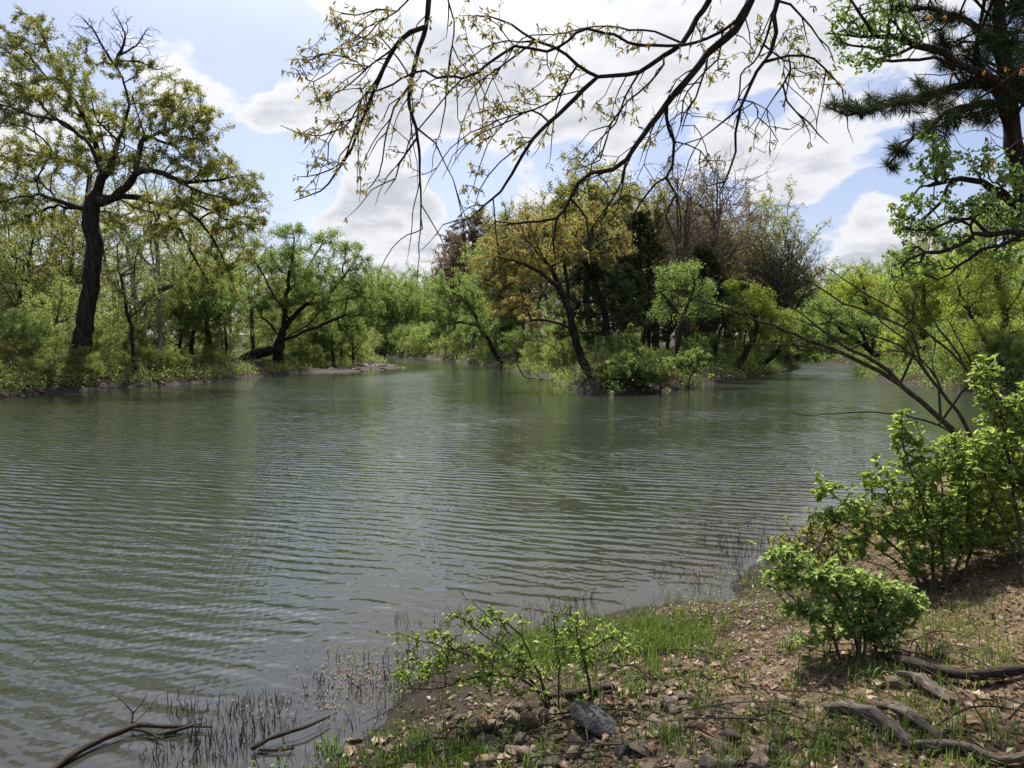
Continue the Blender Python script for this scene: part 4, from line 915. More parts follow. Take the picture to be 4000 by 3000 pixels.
def maple_leaves(root, A, PR, cnt, rad, rs, n0):
    n = 5200; idx = np.where((cnt <= 3) & (PR >= 0) & (np.arange(len(A)) >= n0))[0]
    a = idx[rs.integers(0, len(idx), n // 2)]; t = rs.random((len(a), 1)); p = np.repeat(A[PR[a]] * (1 - t) + A[a] * t, 2, 0) + rs.normal(0, .022, (n // 2 * 2, 3))
    ax = rs.normal(0, .8, p.shape); ax[:, 2] -= .35
    LV, LF, kk = leaves(p, ax, .054 * (1 + rs.normal(0, .3, len(p))).clip(.4, 1.7), .75, 'leaf', .35, rs)
    link('leaves', mesh_np('small_leaves', LV, LF, L_MAPLE, np.repeat(rs.random(len(p)), kk)), root)
nearwood('broadleaf_tree', 'tree', 'black-limbed tree with small fresh green leaves reaching in from the right edge', sk, T, .34, .0042, .2, 423, leaf=maple_leaves, bf=.12, droop=.0)

# --- arching bare sapling over the water on the right
b0 = ground_px(3900, 2030)
D = 7.2
sk = [[b0 - np.array((0, 0, .1))] + pxs([(3870, 1900), (3810, 1790), (3739, 1700), (3676, 1637), (3600, 1567), (3518, 1504), (3436, 1447), (3360, 1415), (3284, 1377), (3201, 1346), (3106, 1308), (3011, 1270), (2917, 1238), (2822, 1200), (2714, 1168), (2625, 1130)], D)]
for pts in [[(3518, 1490), (3423, 1415), (3328, 1371), (3233, 1308), (3138, 1232), (3068, 1181)], [(3850, 1860), (3771, 1662), (3708, 1567), (3613, 1447), (3587, 1365), (3568, 1295), (3423, 1232), (3296, 1187), (3201, 1124), (3138, 1092), (3068, 1054), (3011, 1017), (2929, 947)],
            [(3890, 1980), (3929, 1618), (3834, 1517), (3758, 1428), (3676, 1346), (3587, 1270), (3486, 1206), (3391, 1156), (3296, 1092), (3208, 1035)], [(3780, 1750), (3708, 1687), (3613, 1643), (3518, 1618), (3423, 1611), (3360, 1608), (3265, 1615), (3170, 1624), (3125, 1621), (3081, 1599)],
            [(3296, 1384), (3170, 1352), (3043, 1349), (2917, 1346), (2860, 1339)], [(3600, 1430), (3540, 1330), (3440, 1260), (3400, 1190), (3360, 1150)], [(3568, 1295), (3570, 1200), (3590, 1100)], [(3780, 1450), (3700, 1330), (3600, 1180), (3560, 1120)],
            [(3613, 1447), (3520, 1350), (3380, 1300), (3280, 1260), (3180, 1180)], [(3834, 1517), (3760, 1360), (3700, 1240)], [(3350, 1410), (3280, 1330), (3180, 1270), (3060, 1230)], [(3676, 1640), (3660, 1500), (3640, 1400)], [(3700, 1560), (3590, 1400), (3470, 1370), (3380, 1410)]]:
    sk.append(pxs(pts, D + rng.normal(0, .25)))
T = blobs_px([(2950, 1220, 220, 50), (3150, 1180, 200, 90), (3350, 1280, 180, 90), (3500, 1380, 150, 110), (3650, 1350, 120, 120), (3000, 1330, 150, 30)], 60, D, 3, .6, np.random.default_rng(431))
nearwood('bare_sapling', 'sapling', 'leafless many-stemmed sapling arching left over the water from the right bank', sk, T, .075, .0034, .15, 432, skr=lambda k: (.036, .007) if k == 0 else (.022, .005) if k in (2, 3, 1) else (.012, .004), barkm=bark_mat('sapling_bark', (.03, .026, .018), (.095, .082, .058), 25), bf=.3, wig=.05, parts=('stems', 'leaves'))

# ------------------------------------------------------------------ shrubs on the near bank
def near_shrub(name, label, bases, stems, bl, nt, d, nleaf, lsize, seed, r0=.018, rt=.0022, leafm=L_SHRUB, lwid=.55, maxcnt=9, n_extra=None, bf=.1):
    sk = []
    for k, (b, pts) in enumerate(zip(bases, stems)):
        g0 = ground_px(*b); sk.append([g0 - np.array((0, 0, .06))] + pxs(pts, np.linalg.norm(g0[:2]) * .985 if False else d))
    T = blobs_px(bl, int(nt * 2.6), d, 2, .5, np.random.default_rng(seed + 1))
    T = T[T[:, 2] > height(T[:, 0], T[:, 1]) + .06]
    nleaf = int(nleaf * 1.6); lsize = lsize * .84
    def lf(root, A, PR, cnt, rad, rs, n0):
        idx = np.where((cnt <= maxcnt) & (PR >= 0))[0]; h = A[:, 2] + root.location[2] - height(A[:, 0] + root.location[0], A[:, 1] + root.location[1]); idx = idx[h[idx] > .08]
        a = idx[rs.integers(0, len(idx), nleaf)]; t = rs.random((nleaf, 1)); p = A[PR[a]] * (1 - t) + A[a] * t; d_ = unit(A[a] - A[PR[a]])
        ax = d_ * .8 + rs.normal(0, .65, p.shape); ax[:, 2] *= .6
        sz = lsize * (1 + rs.normal(0, .35, nleaf)).clip(.3, 1.7)
        LV, LF, kk = leaves(p, ax, sz, lwid, 'leaf', .4, rs, .55)
        link('leaves', mesh_np(name + '_leaves', LV, LF, leafm, np.repeat(rs.random(nleaf), kk)), root)
    # all stems meet in one rootstock
    root_ = sk[0][0]
    for s in sk[1:]:
        s.insert(0, root_)
    return nearwood(name, 'shrub', label, sk, T, r0, rt, .08, seed, barkm=BARK_S, bf=bf, wig=.08, droop=.02, leaf=lf, parts=('stems', 'leaves'))
near_shrub('leafy_shrub', 'large bright green leafy shrub at the waterline under the bare sapling', [(3640, 2330), (3640, 2330), (3640, 2330), (3700, 2330), (3720, 2330), (3700, 2330), (3600, 2330), (3600, 2330)],
    [[(3600, 2250), (3480, 2120), (3330, 1990), (3220, 1900), (3170, 1840)], [(3560, 2240), (3400, 2120), (3250, 2030), (3160, 1990)], [(3640, 2150), (3600, 1950), (3540, 1780), (3520, 1600)], [(3750, 2150), (3780, 1950), (3740, 1780)], [(3800, 2150), (3880, 1950), (3920, 1780)], [(3680, 2100), (3680, 1900), (3640, 1740), (3560, 1700)], [(3480, 2230), (3360, 2180), (3260, 2120)], [(3560, 2150), (3480, 1960), (3420, 1800)]],
    [(3230, 1910, 70, 55), (3330, 1990, 130, 60), (3240, 2010, 80, 40), (3480, 1900, 140, 90), (3530, 1700, 60, 110), (3620, 1830, 150, 110), (3480, 2060, 180, 80), (3680, 2030, 200, 110), (3820, 1900, 150, 130), (3880, 2080, 150, 120), (3640, 2190, 180, 80), (3350, 2130, 110, 50), (3780, 1760, 110, 90), (3950, 1800, 90, 130)], 760, 6.2, 8200, .052, 441, .024)
near_shrub('leafy_shrub', 'green shrub at the right edge, in front of the arching sapling stems', [(4010, 2300), (4010, 2300), (4010, 2300), (4010, 2300)],
    [[(3980, 2050), (3940, 1800), (3900, 1600), (3830, 1420)], [(4030, 2050), (4040, 1800), (4020, 1560)], [(3960, 2150), (3880, 1950), (3820, 1760)], [(4060, 2150), (4110, 1900), (4150, 1700)]],
    [(3850, 1480, 70, 110), (3900, 1640, 110, 120), (4010, 1620, 100, 150), (3960, 1850, 130, 140), (4060, 1900, 100, 200), (3850, 1780, 90, 80)], 380, 5.8, 3300, .052, 443, .02)
near_shrub('leafy_shrub', 'rounded pale green bush on the bank below the large shrub', [(3360, 2590), (3360, 2590), (3360, 2590), (3400, 2590), (3300, 2580)],
    [[(3330, 2450), (3250, 2300), (3140, 2200), (3020, 2140)], [(3360, 2400), (3350, 2280), (3320, 2180)], [(3400, 2430), (3460, 2330), (3500, 2270)], [(3440, 2480), (3530, 2400), (3580, 2330)], [(3240, 2460), (3130, 2390), (3040, 2370)]],
    [(3080, 2180, 110, 50), (3200, 2240, 110, 60), (3320, 2290, 130, 70), (3440, 2320, 120, 70), (3280, 2400, 150, 60), (3430, 2430, 110, 60), (3120, 2380, 80, 45), (3500, 2420, 70, 50), (3350, 2480, 90, 40), (3230, 2490, 110, 45), (3440, 2500, 110, 45), (3080, 2260, 120, 50), (3560, 2360, 70, 60)], 470, 4.55, 4200, .043, 445, .018, leafm=leaf_mat('pale_shrub_leaf', (0.154, 0.220, 0.060), (0.275, 0.374, 0.120), (0.396, 0.506, 0.200), .5, (1.15, 1.15, .75), .012))
near_shrub('leafy_shrub', 'low green shrub on the slope behind the stems of the large shrub', [(3820, 2200), (3820, 2200), (3820, 2200), (3820, 2200)],
    [[(3760, 2100), (3680, 2000), (3600, 1930)], [(3830, 2080), (3840, 1960), (3830, 1880)], [(3880, 2100), (3960, 2010), (4020, 1960)], [(3780, 2120), (3640, 2080), (3520, 2060)]],
    [(3600, 2000, 110, 70), (3760, 1960, 120, 80), (3900, 1960, 110, 80), (3560, 2090, 90, 50), (3760, 2080, 160, 60), (3960, 2050, 100, 70)], 300, 7.0, 4200, .052, 451, .018)
near_shrub('open_shrub', 'open straggling shrub with scattered leaves leaning over the shallows at the centre', [(2160, 2775), (2160, 2775), (2160, 2775), (2180, 2775), (2160, 2770), (2300, 2720)],
    [[(2121, 2704), (2111, 2645), (2073, 2553), (2040, 2493), (1986, 2439), (1904, 2401), (1850, 2363), (1790, 2303)], [(2090, 2680), (1990, 2640), (1860, 2640), (1740, 2680), (1620, 2690), (1500, 2705)], [(2060, 2640), (1930, 2580), (1780, 2540), (1640, 2500), (1450, 2468)], [(2180, 2640), (2170, 2500), (2160, 2400), (2140, 2330)], [(2110, 2660), (2000, 2560), (1860, 2460), (1760, 2400)], [(2290, 2620), (2260, 2500), (2240, 2420)]],
    [(1830, 2420, 120, 60), (1960, 2440, 110, 60), (1620, 2490, 130, 40), (1780, 2540, 140, 60), (1900, 2560, 150, 80), (2040, 2580, 130, 90), (1700, 2600, 100, 60), (1860, 2660, 150, 60), (2060, 2700, 100, 50), (2200, 2540, 100, 80), (2300, 2580, 80, 70), (2400, 2500, 110, 80), (2250, 2430, 110, 70), (1600, 2620, 110, 60)], 420, 4.2, 2000, .034, 447, .014, .0016, leafm=L_SHRUB, maxcnt=3)
near_shrub('open_shrub', 'small half-leafed shrub in the dark mud where the reeds end below the large shrub', [(3180, 2270), (3180, 2270), (3180, 2270), (3180, 2270)],
    [[(3160, 2180), (3100, 2080), (3050, 2010)], [(3200, 2160), (3230, 2060), (3250, 1990)], [(3230, 2190), (3320, 2110), (3380, 2060)], [(3130, 2220), (3010, 2150), (2930, 2120)]],
    [(3100, 2120, 100, 60), (3220, 2080, 90, 60), (3320, 2150, 90, 60), (3200, 2180, 120, 50)], 190, 6.4, 1000, .045, 449, .014, leafm=L_OLIVE)

# ------------------------------------------------------------------ ground cover on the far banks
def undergrowth(name, m, n, p0, p1, d0, d1, s0, s1, hh, size, seed, wid=.5):
    rs = np.random.default_rng(seed); k = n // 5
    px = p0 + (p1 - p0) * rs.random(k * 4); d = d0 + (d1 - d0) * rs.random(k * 4); x = (px - 2000) / F * d
    sd_ = shore_dist(x, d); bar = np.exp(-(((x - BAR[0]) / 7.5) ** 2 + ((d - BAR[1]) / 16.0) ** 2))
    dens = np.clip(.55 + 1.6 * fbm(x * .5, d * .5, 3), .05, 1) * np.where((px > 900) & (px < 1250) & (d < 64) & (sd_ > 1.2), .15, 1)
    ok = (sd_ > s0 + .5 * rs.random(k * 4)) & (sd_ < s1) & ((bar < .5) | (sd_ > 4)) & (rs.random(k * 4) < dens); x = x[ok][:k]; d = d[ok][:k]
    q = len(x); x = np.repeat(x, 5) + rs.normal(0, .12, q * 5); d = np.repeat(d, 5) + rs.normal(0, .12, q * 5)
    z = np.maximum(height(x, d), .03) + hh * np.repeat(.35 + .65 * rs.random(q), 5) * rs.random(q * 5) ** .8
    ax = rs.normal(0, .7, (len(x), 3)); ax[:, 2] += .35
    V, Fc, kk = leaves(np.stack([x, d, z], 1), ax, size * (1 + rs.normal(0, .3, len(x))).clip(.4, 1.8), wid, 'tri', .3, rs)
    return tag(link(name, mesh_np(name, V, Fc, m, np.repeat(np.repeat(rs.random(q) * .5, 5) + rs.random(len(x)) * .5, kk))), kind='stuff')
undergrowth('undergrowth', L_LIGHT, 110000, -150, 1420, 32, 75, -.10, 12, .85, .10, 501)
undergrowth('undergrowth', L_GREEN, 80000, 1450, 3150, 34, 100, -.45, 9, .8, .12, 502)
undergrowth('undergrowth', L_GREEN, 70000, 3250, 4400, 24, 90, -.4, 10, .95, .12, 503)
undergrowth('undergrowth', L_GREEN, 30000, 900, 1900, 80, 190, -.3, 14, 1.3, .24, 504)
undergrowth('undergrowth', L_GREEN, 26000, 2950, 3600, 80, 150, -.3, 12, 1.2, .22, 506)
undergrowth('dry_brush', L_STRAW, 36000, -150, 2900, 33, 70, -.15, 2.4, .5, .14, 505, .10)

# ------------------------------------------------------------------ stones
def stone_mat(name, a, b, c):
    m, g = mat(name)
    oi = g.n('ShaderNodeObjectInfo').outputs['Random']; tc = g.n('ShaderNodeTexCoord').outputs['Object']
    r = g.n('ShaderNodeValToRGB', i={0: oi}); e = r.color_ramp.elements; e[0].color = (*a, 1); e[1].color = (*c, 1); x = e.new(.5); x.color = (*b, 1)
    n1 = g.noise(tc, 2.2, 5, .6).outputs['Fac']; n2 = g.noise(tc, 14, 4, .7).outputs['Fac']
    cc = g.n('ShaderNodeMix', data_type='RGBA', blend_type='MULTIPLY', i={0: .75, 6: r.outputs[0], 7: g.mix(g.ramp(n1, .3, .7), (.55, .5, .45), (1.25, 1.2, 1.15))}).outputs[2]
    cc = g.mix(g.ramp(n2, .58, .75, 0, .5), cc, (.30, .27, .22))
    bp = g.n('ShaderNodeBump', i={'Strength': .5, 'Distance': .05, 'Height': n2})
    p = g.n('ShaderNodeBsdfPrincipled', i={'Base Color': cc, 'Roughness': .8, 'Specular IOR Level': .3, 'Normal': bp.outputs[0]})
    g.n('ShaderNodeOutputMaterial', i={'Surface': p.outputs[0]})
    return m
S_MIX = stone_mat('river_stone', (.17, .13, .085), (.10, .085, .065), (.22, .175, .125))
S_TAN = stone_mat('tan_stone', (.22, .165, .105), (.25, .185, .115), (.20, .15, .10))
S_DARK = stone_mat('dark_slate', (.05, .05, .052), (.06, .06, .062), (.055, .055, .058))
S_RED = stone_mat('reddish_stone', (.16, .09, .06), (.19, .10, .065), (.15, .085, .06))
S_SLAB = stone_mat('gravel_slab', (.19, .155, .115), (.12, .10, .075), (.25, .21, .16))
def hull(seed, n=15, sq=(1, .8, .55), bevel=.10, m=None, name='stone'):
    rs = np.random.default_rng(seed); bm = bmesh.new()
    for q in unit(rs.normal(size=(n, 3))) * (.82 + .18 * rs.random((n, 1))): bm.verts.new(tuple(q * np.array(sq) * .5))
    r = bmesh.ops.convex_hull(bm, input=bm.verts)
    bmesh.ops.delete(bm, geom=[v for v in bm.verts if not v.link_faces], context='VERTS')
    if bevel: bmesh.ops.bevel(bm, geom=list(bm.edges), offset=bevel * .3, segments=1, affect='EDGES', profile=.6, clamp_overlap=True)
    me = bpy.data.meshes.new(name); bm.to_mesh(me); bm.free()
    for p in me.polygons: p.use_smooth = False
    if m: me.materials.append(m)
    return me
def set_stone(name, label, px, py, wpx, sq, m, seed, rot=(0, 0, 0), sink=.30, cat='stone', n=15):
    g0 = ground_px(px, py); d = np.linalg.norm(g0 - np.array((0, 0, CAMZ))); w = wpx / F * d
    o = link(name, hull(seed, n, sq, .12, m, name)); o.location = (g0[0], g0[1], g0[2] + w * sq[2] * (.5 - sink)); o.scale = (w, w, w); o.rotation_euler = rot
    return tag(o, label, cat)
set_stone('boulder', 'large dark grey slab of rock lying tilted on the stony bank', 2325, 2860, 250, (1, .62, .40), S_DARK, 6, (.15, .30, -.75), .22, 'boulder', 18)
set_stone('boulder', 'low dark wedge of rock half sunk among grass at the lower left of the bank', 1620, 2945, 210, (1, .38, .30), S_DARK, 9, (.0, -.15, .55), .3, 'boulder')
set_stone('stone', 'rounded reddish stone left of the split tan stone', 1890, 2838, 85, (1, .9, .75), S_RED, 12, (0, 0, .4))
set_stone('stone', 'upright tan stone with a dark side, left of the dark slab', 2068, 2850, 95, (1, .7, .85), S_TAN, 13, (.3, .1, .9), .15)
set_stone('stone', 'pointed brown stone standing in front of the upright tan stone', 2030, 2925, 70, (.9, .7, 1.15), S_MIX, 17, (.1, .2, 0), .15)
set_stone('stone', 'slanting grey-brown wedge of stone just left of the dark slab', 2250, 2915, 95, (.7, 1.1, .6), S_MIX, 19, (.3, .2, .5))
set_stone('stone', 'dark rounded stone in front of the dark slab', 2440, 2960, 90, (1, .9, .8), S_DARK, 23, (0, .2, 0))
set_stone('stone', 'tan angular stone at the bottom edge below the reddish stone', 1900, 2995, 110, (1, .7, .6), S_TAN, 25, (.2, 0, .5))
set_stone('stone', 'long pale tan stone alone on the leaf litter right of the dark rounded stone', 2800, 2925, 130, (1, .6, .5), S_TAN, 27, (.1, .35, -.4))
set_stone('stone', 'small square tan stone beside the dark rounded stone', 2515, 2925, 60, (1, .85, .8), S_TAN, 29, (.1, .1, .3))
set_stone('stone', 'pale flat stone against the right end of the dark slab', 2475, 2835, 70, (1, .7, .45), S_TAN, 33, (.1, .1, .1))
set_stone('stone', 'brown stone lying in the grass near the waterline right of the open shrub', 2530, 2530, 50, (1, .7, .5), S_RED, 35, (0, 0, .3))
SV = [hull(60 + k, 11 + k % 5, (1, .65 + .05 * (k % 6), .42 + .07 * (k % 5)), .12, S_MIX, 'stone') for k in range(12)]
LV_ = [hull(90 + k, 10 + k % 4, (1, .7, .22 + .04 * (k % 3)), .06, S_SLAB, 'slab') for k in range(8)]
rs = np.random.default_rng(601)
def near_pts(n, boxes, rs, m0=-.1):
    """random ground points in picture areas (px0, py0, px1, py1, weight)"""
    w = np.array([b[4] for b in boxes], float); w /= w.sum(); out = []
    for b, k in zip(boxes, (w * n).astype(int)):
        for _ in range(k):
            p = ground_px(b[0] + (b[2] - b[0]) * (.5 + .27 * rs.normal()), min(3150, b[1] + (b[3] - b[1]) * (.5 + .27 * rs.normal())))
            if shore_dist(p[0], p[1])[0] > m0: out.append(p)
    return out
for p in near_pts(296, [(1550, 2830, 2700, 3040, 1.3), (1750, 2720, 2600, 2900, 1), (2300, 2560, 2900, 2800, .9), (2600, 2750, 3200, 3030, .55), (2900, 2480, 3900, 2900, .22), (1250, 2900, 1700, 3040, .3)], rs):
    o = link('stone', SV[int(rs.integers(0, 12))]); s_ = min(.17, .056 * math.exp(rs.normal(.25, .55)))
    o.scale = (s_, s_, s_); o.location = (p[0], p[1], p[2] + s_ * .08); o.rotation_euler = (rs.normal(0, .25), rs.normal(0, .25), rs.random() * 6.28)
    tag(o, 'small brown or tan stone, one of the many scattered over the near bank', 'stone', 'small stones scattered over the near bank')
def scatter_hulls(name, n, boxes, smin, smax, m, seed):
    rs = np.random.default_rng(seed); V = []; Fa = []; off = 0
    hs = []
    for k in range(6):
        h = hull(130 + k, 8, (1, .8, .55), 0); h.calc_loop_triangles()
        hs.append((np.array([v.co[:] for v in h.vertices]), np.array([t.vertices[:] for t in h.loop_triangles]))); bpy.data.meshes.remove(h)
    for p in near_pts(n, boxes, rs):
        v, f = hs[int(rs.integers(0, 6))]; a = rs.random() * 6.28; ca, sa = math.cos(a), math.sin(a); s_ = smin * (smax / smin) ** (rs.random() ** 1.7)
        q = v * s_; q = np.stack([q[:, 0] * ca - q[:, 1] * sa, q[:, 0] * sa + q[:, 1] * ca, q[:, 2]], 1) + p + np.array((0, 0, s_ * .1))
        V.append(q); Fa.append(f + off); off += len(v)
    return tag(link(name, mesh_np(name, np.concatenate(V), [np.concatenate(Fa)], m, smooth=False)), kind='stuff')
scatter_hulls('pebbles', 2600, [(1400, 2800, 3000, 3050, 1), (2200, 2520, 3000, 2800, .7), (2900, 2550, 4000, 3050, .35), (2500, 2330, 3000, 2500, .25)], .014, .065, stone_mat('pebble', (.15, .11, .07), (.15, .11, .07), (.15, .11, .07)), 611)
# flat stones of the gravel bar and of the left shore
rs = np.random.default_rng(621); k = 0
for tr in range(3000):
    if k >= 200: break
    px = 1190 + 390 * rs.random(); d = 66 + 24 * rs.random(); x = (px - 2000) / F * d
    if -.35 < shore_dist(x, d)[0] < 7:
        b = math.exp(-(((x - BAR[0]) / 9) ** 2 + ((d - BAR[1]) / 16.0) ** 2))
        if b < .3: continue
        o = link('flat_stone', LV_[int(rs.integers(0, 8))]); s_ = .35 + .55 * rs.random() ** 2; o.scale = (s_, s_, s_)
        o.location = (x, d, max(hz(x, d), -.02) + s_ * .06); o.rotation_euler = (rs.normal(0, .12), rs.normal(0, .12), rs.random() * 6.28)
        tag(o, 'flat pale stone on the gravel spit below the leaning tree', 'stone', 'flat stones on the gravel spit'); k += 1
for tr in range(4000):
    if k >= 290: break
    px = -60 + 900 * rs.random(); d = 33 + 18 * rs.random(); x = (px - 2000) / F * d
    if -.15 < shore_dist(x, d)[0] < .8:
        o = link('flat_stone', LV_[int(rs.integers(0, 8))]); s_ = .16 + .34 * rs.random() ** 2; o.scale = (s_, s_, s_)
        o.location = (x, d, hz(x, d) + s_ * .05); o.rotation_euler = (rs.normal(0, .15), rs.normal(0, .15), rs.random() * 6.28)
        tag(o, 'flat stone at the muddy waterline below the big oak', 'stone', 'flat stones at the waterline of the left bank'); k += 1

# ------------------------------------------------------------------ driftwood, logs and sticks
def gp(px, py, up=0.0):
    q = ground_px(px, py); q[2] += up; return q
log('log', 'thick weathered grey branch lying on the leaf litter at the lower right', 'log', [gp(3225, 2800, .05), gp(3330, 2815, .06), gp(3430, 2850, .06), gp(3500, 2895, .05), gp(3560, 2935, .03)], (.034, .04, .042, .040, .036), WOOD, 18, .03, .20, 5, [([gp(3430, 2800, .06), gp(3520, 2825, .06), gp(3600, 2870, .05), gp(3680, 2920, .03)], (.020, .027, .028, .022))])
log('log', 'half-rotted grey log chunk behind the thick weathered branch', 'log', [gp(3500, 2660, .04), gp(3570, 2690, .06), gp(3650, 2730, .05), gp(3720, 2775, .04)], (.016, .044, .040, .022), WOOD, 18, .025, .34, 7, [([gp(3420, 2765, .02), gp(3520, 2800, .04), gp(3620, 2860, .04)], (.02, .035, .03))])
log('fallen_branch', 'long crooked branch running to the right edge above the rotted log', 'branch', [gp(3450, 2590, .05), gp(3560, 2640, .07), gp(3680, 2665, .06), gp(3800, 2680, .06), gp(3920, 2660, .05), gp(4080, 2640, .05)], (.018, .028, .03, .028, .03, .03), WOOD_D, 10, .06, .2, 9, [([gp(3470, 2575, .04), gp(3600, 2640, .08), gp(3730, 2680, .06)], (.012, .018, .014))])
log('fallen_branch', 'straight grey branch along the bottom right corner', 'branch', [gp(3540, 2940, .03), gp(3680, 2945, .04), gp(3800, 2965, .04), gp(3900, 3000, .03), gp(4050, 2970, .03)], (.022, .026, .026, .024, .024), WOOD, 10, .06, .18, 11)
log('log', 'short dark mossy stick of wood lying left of the reddish stone', 'log', [gp(1790, 2905, .03), gp(1860, 2885, .03), gp(1940, 2870, .03)], (.025, .03, .026), WOOD_D, 10, .04, .25, 13)
log('log', 'short dark stick of wood behind the dark slab', 'log', [gp(2140, 2745, .03), gp(2230, 2735, .03), gp(2340, 2715, .03), gp(2400, 2700, .03)], (.018, .024, .024, .015), WOOD_D, 9, .05, .2, 15)
log('stick', 'lichen-grey stick in front of the dark slab', 'stick', [gp(2270, 2945, .02), gp(2340, 2935, .03), gp(2440, 2925, .02)], (.011, .013, .009), WOOD, 8, .04, .2, 17, [([gp(2300, 2940, .03), gp(2290, 2900, .07)], (.008, .005))])
def wp(px, py, up=0.0):
    x, y = G(px, py); return np.array((x, y, up))
log('stick', 'long forked wet stick lying out in the shallows at the lower left', 'stick', [wp(150, 3060, .0), wp(250, 2985, .02), wp(370, 2920, .03), wp(480, 2880, .04), wp(550, 2862, .05), wp(640, 2862, .04), wp(740, 2855, .03), wp(830, 2858, .03)], (.016, .02, .02, .018, .016, .013, .010, .006), WOOD_D, 9, .06, .15, 19,
    [([wp(520, 2870, .04), wp(580, 2880, .03), wp(640, 2905, .02)], (.010, .008, .004)), ([wp(640, 2880, .02), wp(720, 2862, .03), wp(790, 2845, .03)], (.012, .010, .006))])
k0 = wp(480, 3000, -.02)
def stick_up(name, label, pls, r, m):
    base = np.asarray(pls[0][0]); root = tag(empty(name, base), label, 'twig')
    V, Fc = tubes([(spline(np.asarray(p) - base, .04), np.interp(np.linspace(0, 1, len(spline(np.asarray(p) - base, .04))), (0, 1), rr), 6) for p, rr in zip(pls, r)])
    link('stem', mesh_np(name, V, Fc, m), root); return root
dk = float(np.linalg.norm(k0[:2]))
stick_up('forked_twig', 'upright forked bare twig standing in the water over the wet stick', [[k0] + pxs([(505, 2930), (518, 2860), (515, 2820), (520, 2785)], dk * .99), pxs([(520, 2785), (480, 2740), (437, 2707)], dk * .99), pxs([(520, 2785), (555, 2745), (575, 2712)], dk * .99), pxs([(515, 2830), (570, 2780), (630, 2705)], dk * .99), pxs([(518, 2860), (535, 2840)], dk * .99)], [(.008, .005), (.005, .002), (.004, .002), (.003, .0015), (.004, .003)], WOOD_D)
log('stick', 'crooked pale stick in the reeds right of the wet stick', 'stick', [wp(985, 2945, .03), wp(1050, 2912, .04), wp(1130, 2890, .05), wp(1200, 2868, .05), wp(1290, 2820, .04)], (.012, .014, .012, .010, .006), WOOD_D, 8, .05, .18, 21, [([wp(1010, 2940, .02), wp(1080, 2942, .02), wp(1150, 2935, .02)], (.010, .010, .006)), ([wp(1105, 2900, .04), wp(1112, 2925, .02)], (.007, .004))])
rs = np.random.default_rng(631)
for k in range(110):
    a = ground_px(1700 + 2300 * rs.random(), 2480 + 520 * rs.random()); th = rs.random() * 6.28; L = .15 + .7 * rs.random() ** 1.5; arch = .09 * rs.random() ** 2
    q = [a + np.array((math.cos(th) * L * t + rs.normal(0, .035), math.sin(th) * L * t + rs.normal(0, .035), 0)) for t in (0, .35, .7, 1)]
    for j, p in enumerate(q): p[2] = hz(p[0], p[1]) + .010 + .02 * rs.random() + arch * (0, 1, .9, .2)[j]
    V, Fc, gr = log_mesh(np.array(q) - q[0], (.004, .0045, .004, .002), 5, .05, .15, int(rs.integers(0, 9999)))
    o = link('fallen_twig', grain(mesh_np('fallen_twig', V, Fc, WOOD_D if rs.random() < .6 else WOOD), gr)); o.location = q[0]
    tag(o, 'thin dry twig lying on the near bank', 'twig', 'thin dry twigs lying on the near bank')
# tangled bleached roots and branches at the island tip
def tangle(name, label, px, py, d, bl, nt, seed, m, r0=.09, rt=.012, cat='driftwood'):
    base = P(px, py, d); base[2] = hz(base[0], base[1])
    T = blobs_px(bl, nt, d, 3, .6, np.random.default_rng(seed)); T = T[T[:, 2] > .05]
    sk = [[base, base + np.array((.1, 0, .25)), base + np.array((-.2, 0, .5))], [base + np.array((0, 0, .1)), base + np.array((-.8, 0, .25)), base + np.array((-1.5, .1, .35))], [base + np.array((0, 0, .1)), base + np.array((.8, -.2, .2)), base + np.array((1.3, -.2, .15))]]
    return plant(name, cat, label, sk, T, r0, rt, m, step=.3, bf=.15, wig=.25, seed=seed, part_names=('branches', ''), flare=0)
tangle('driftwood', 'tangle of bleached roots and branches at the left side of the island tip', 2270, 1520, 36.5, [(2230, 1470, 80, 50, 0, .6), (2200, 1510, 60, 20, 0, .6), (2300, 1500, 60, 30, 0, .5), (2240, 1440, 40, 40, 0, .5)], 60, 641, DRIFT)
tangle('driftwood', 'small heap of driftwood on the point of the right bank', 3365, 1462, 60, [(3360, 1445, 40, 15, 0, 1), (3400, 1460, 40, 8, 0, 1)], 30, 643, DRIFT, .12, .02)
tangle('driftwood', 'pale crooked branch in the water at the left shore of the island', 2000, 1440, 74, [(1990, 1425, 60, 12, 0, 1), (1950, 1440, 60, 6, 0, 1)], 16, 645, DRIFT, .12, .03)
tangle('bare_shrub', 'arching leafless grey shrub under the ochre tree on the left of the island tip', 2130, 1400, 50, [(2050, 1320, 110, 60, 0, 1.5), (2150, 1290, 110, 60, 0, 1.5), (1980, 1380, 80, 40, 0, 1.5), (2220, 1350, 70, 50, 0, 1)], 260, 647, BARK_G, .07, .008, 'shrub')
def tip_shrub(name, label, px, py, d, bl, nt, nleaf, seed, leafm, lsize, barkm=BARK_S):
    b = P(px, py, d); b[2] = hz(b[0], b[1]) - .1
    return plant(name, 'shrub', label, [[b, b + np.array((0, 0, .3)), b + np.array((.05, 0, .7))]], (lambda T: T[T[:, 2] > height(T[:, 0], T[:, 1]) + .1])(blobs_px(bl, nt, d, 5, .5, np.random.default_rng(seed))), .06, .005, barkm, leafm, nleaf, lsize, .55, maxcnt=4, step=.22, bf=.25, lspread=.05, cluster=3, seed=seed + 1, part_names=('stems', 'foliage'), flare=0)
tip_shrub('tip_shrub', 'pale green rounded bush overhanging the water at the island tip', 2440, 1490, 36, [(2420, 1440, 90, 60), (2500, 1430, 90, 60), (2360, 1470, 60, 40), (2560, 1460, 80, 50)], 520, 20000, 651, L_LIGHT, .095)
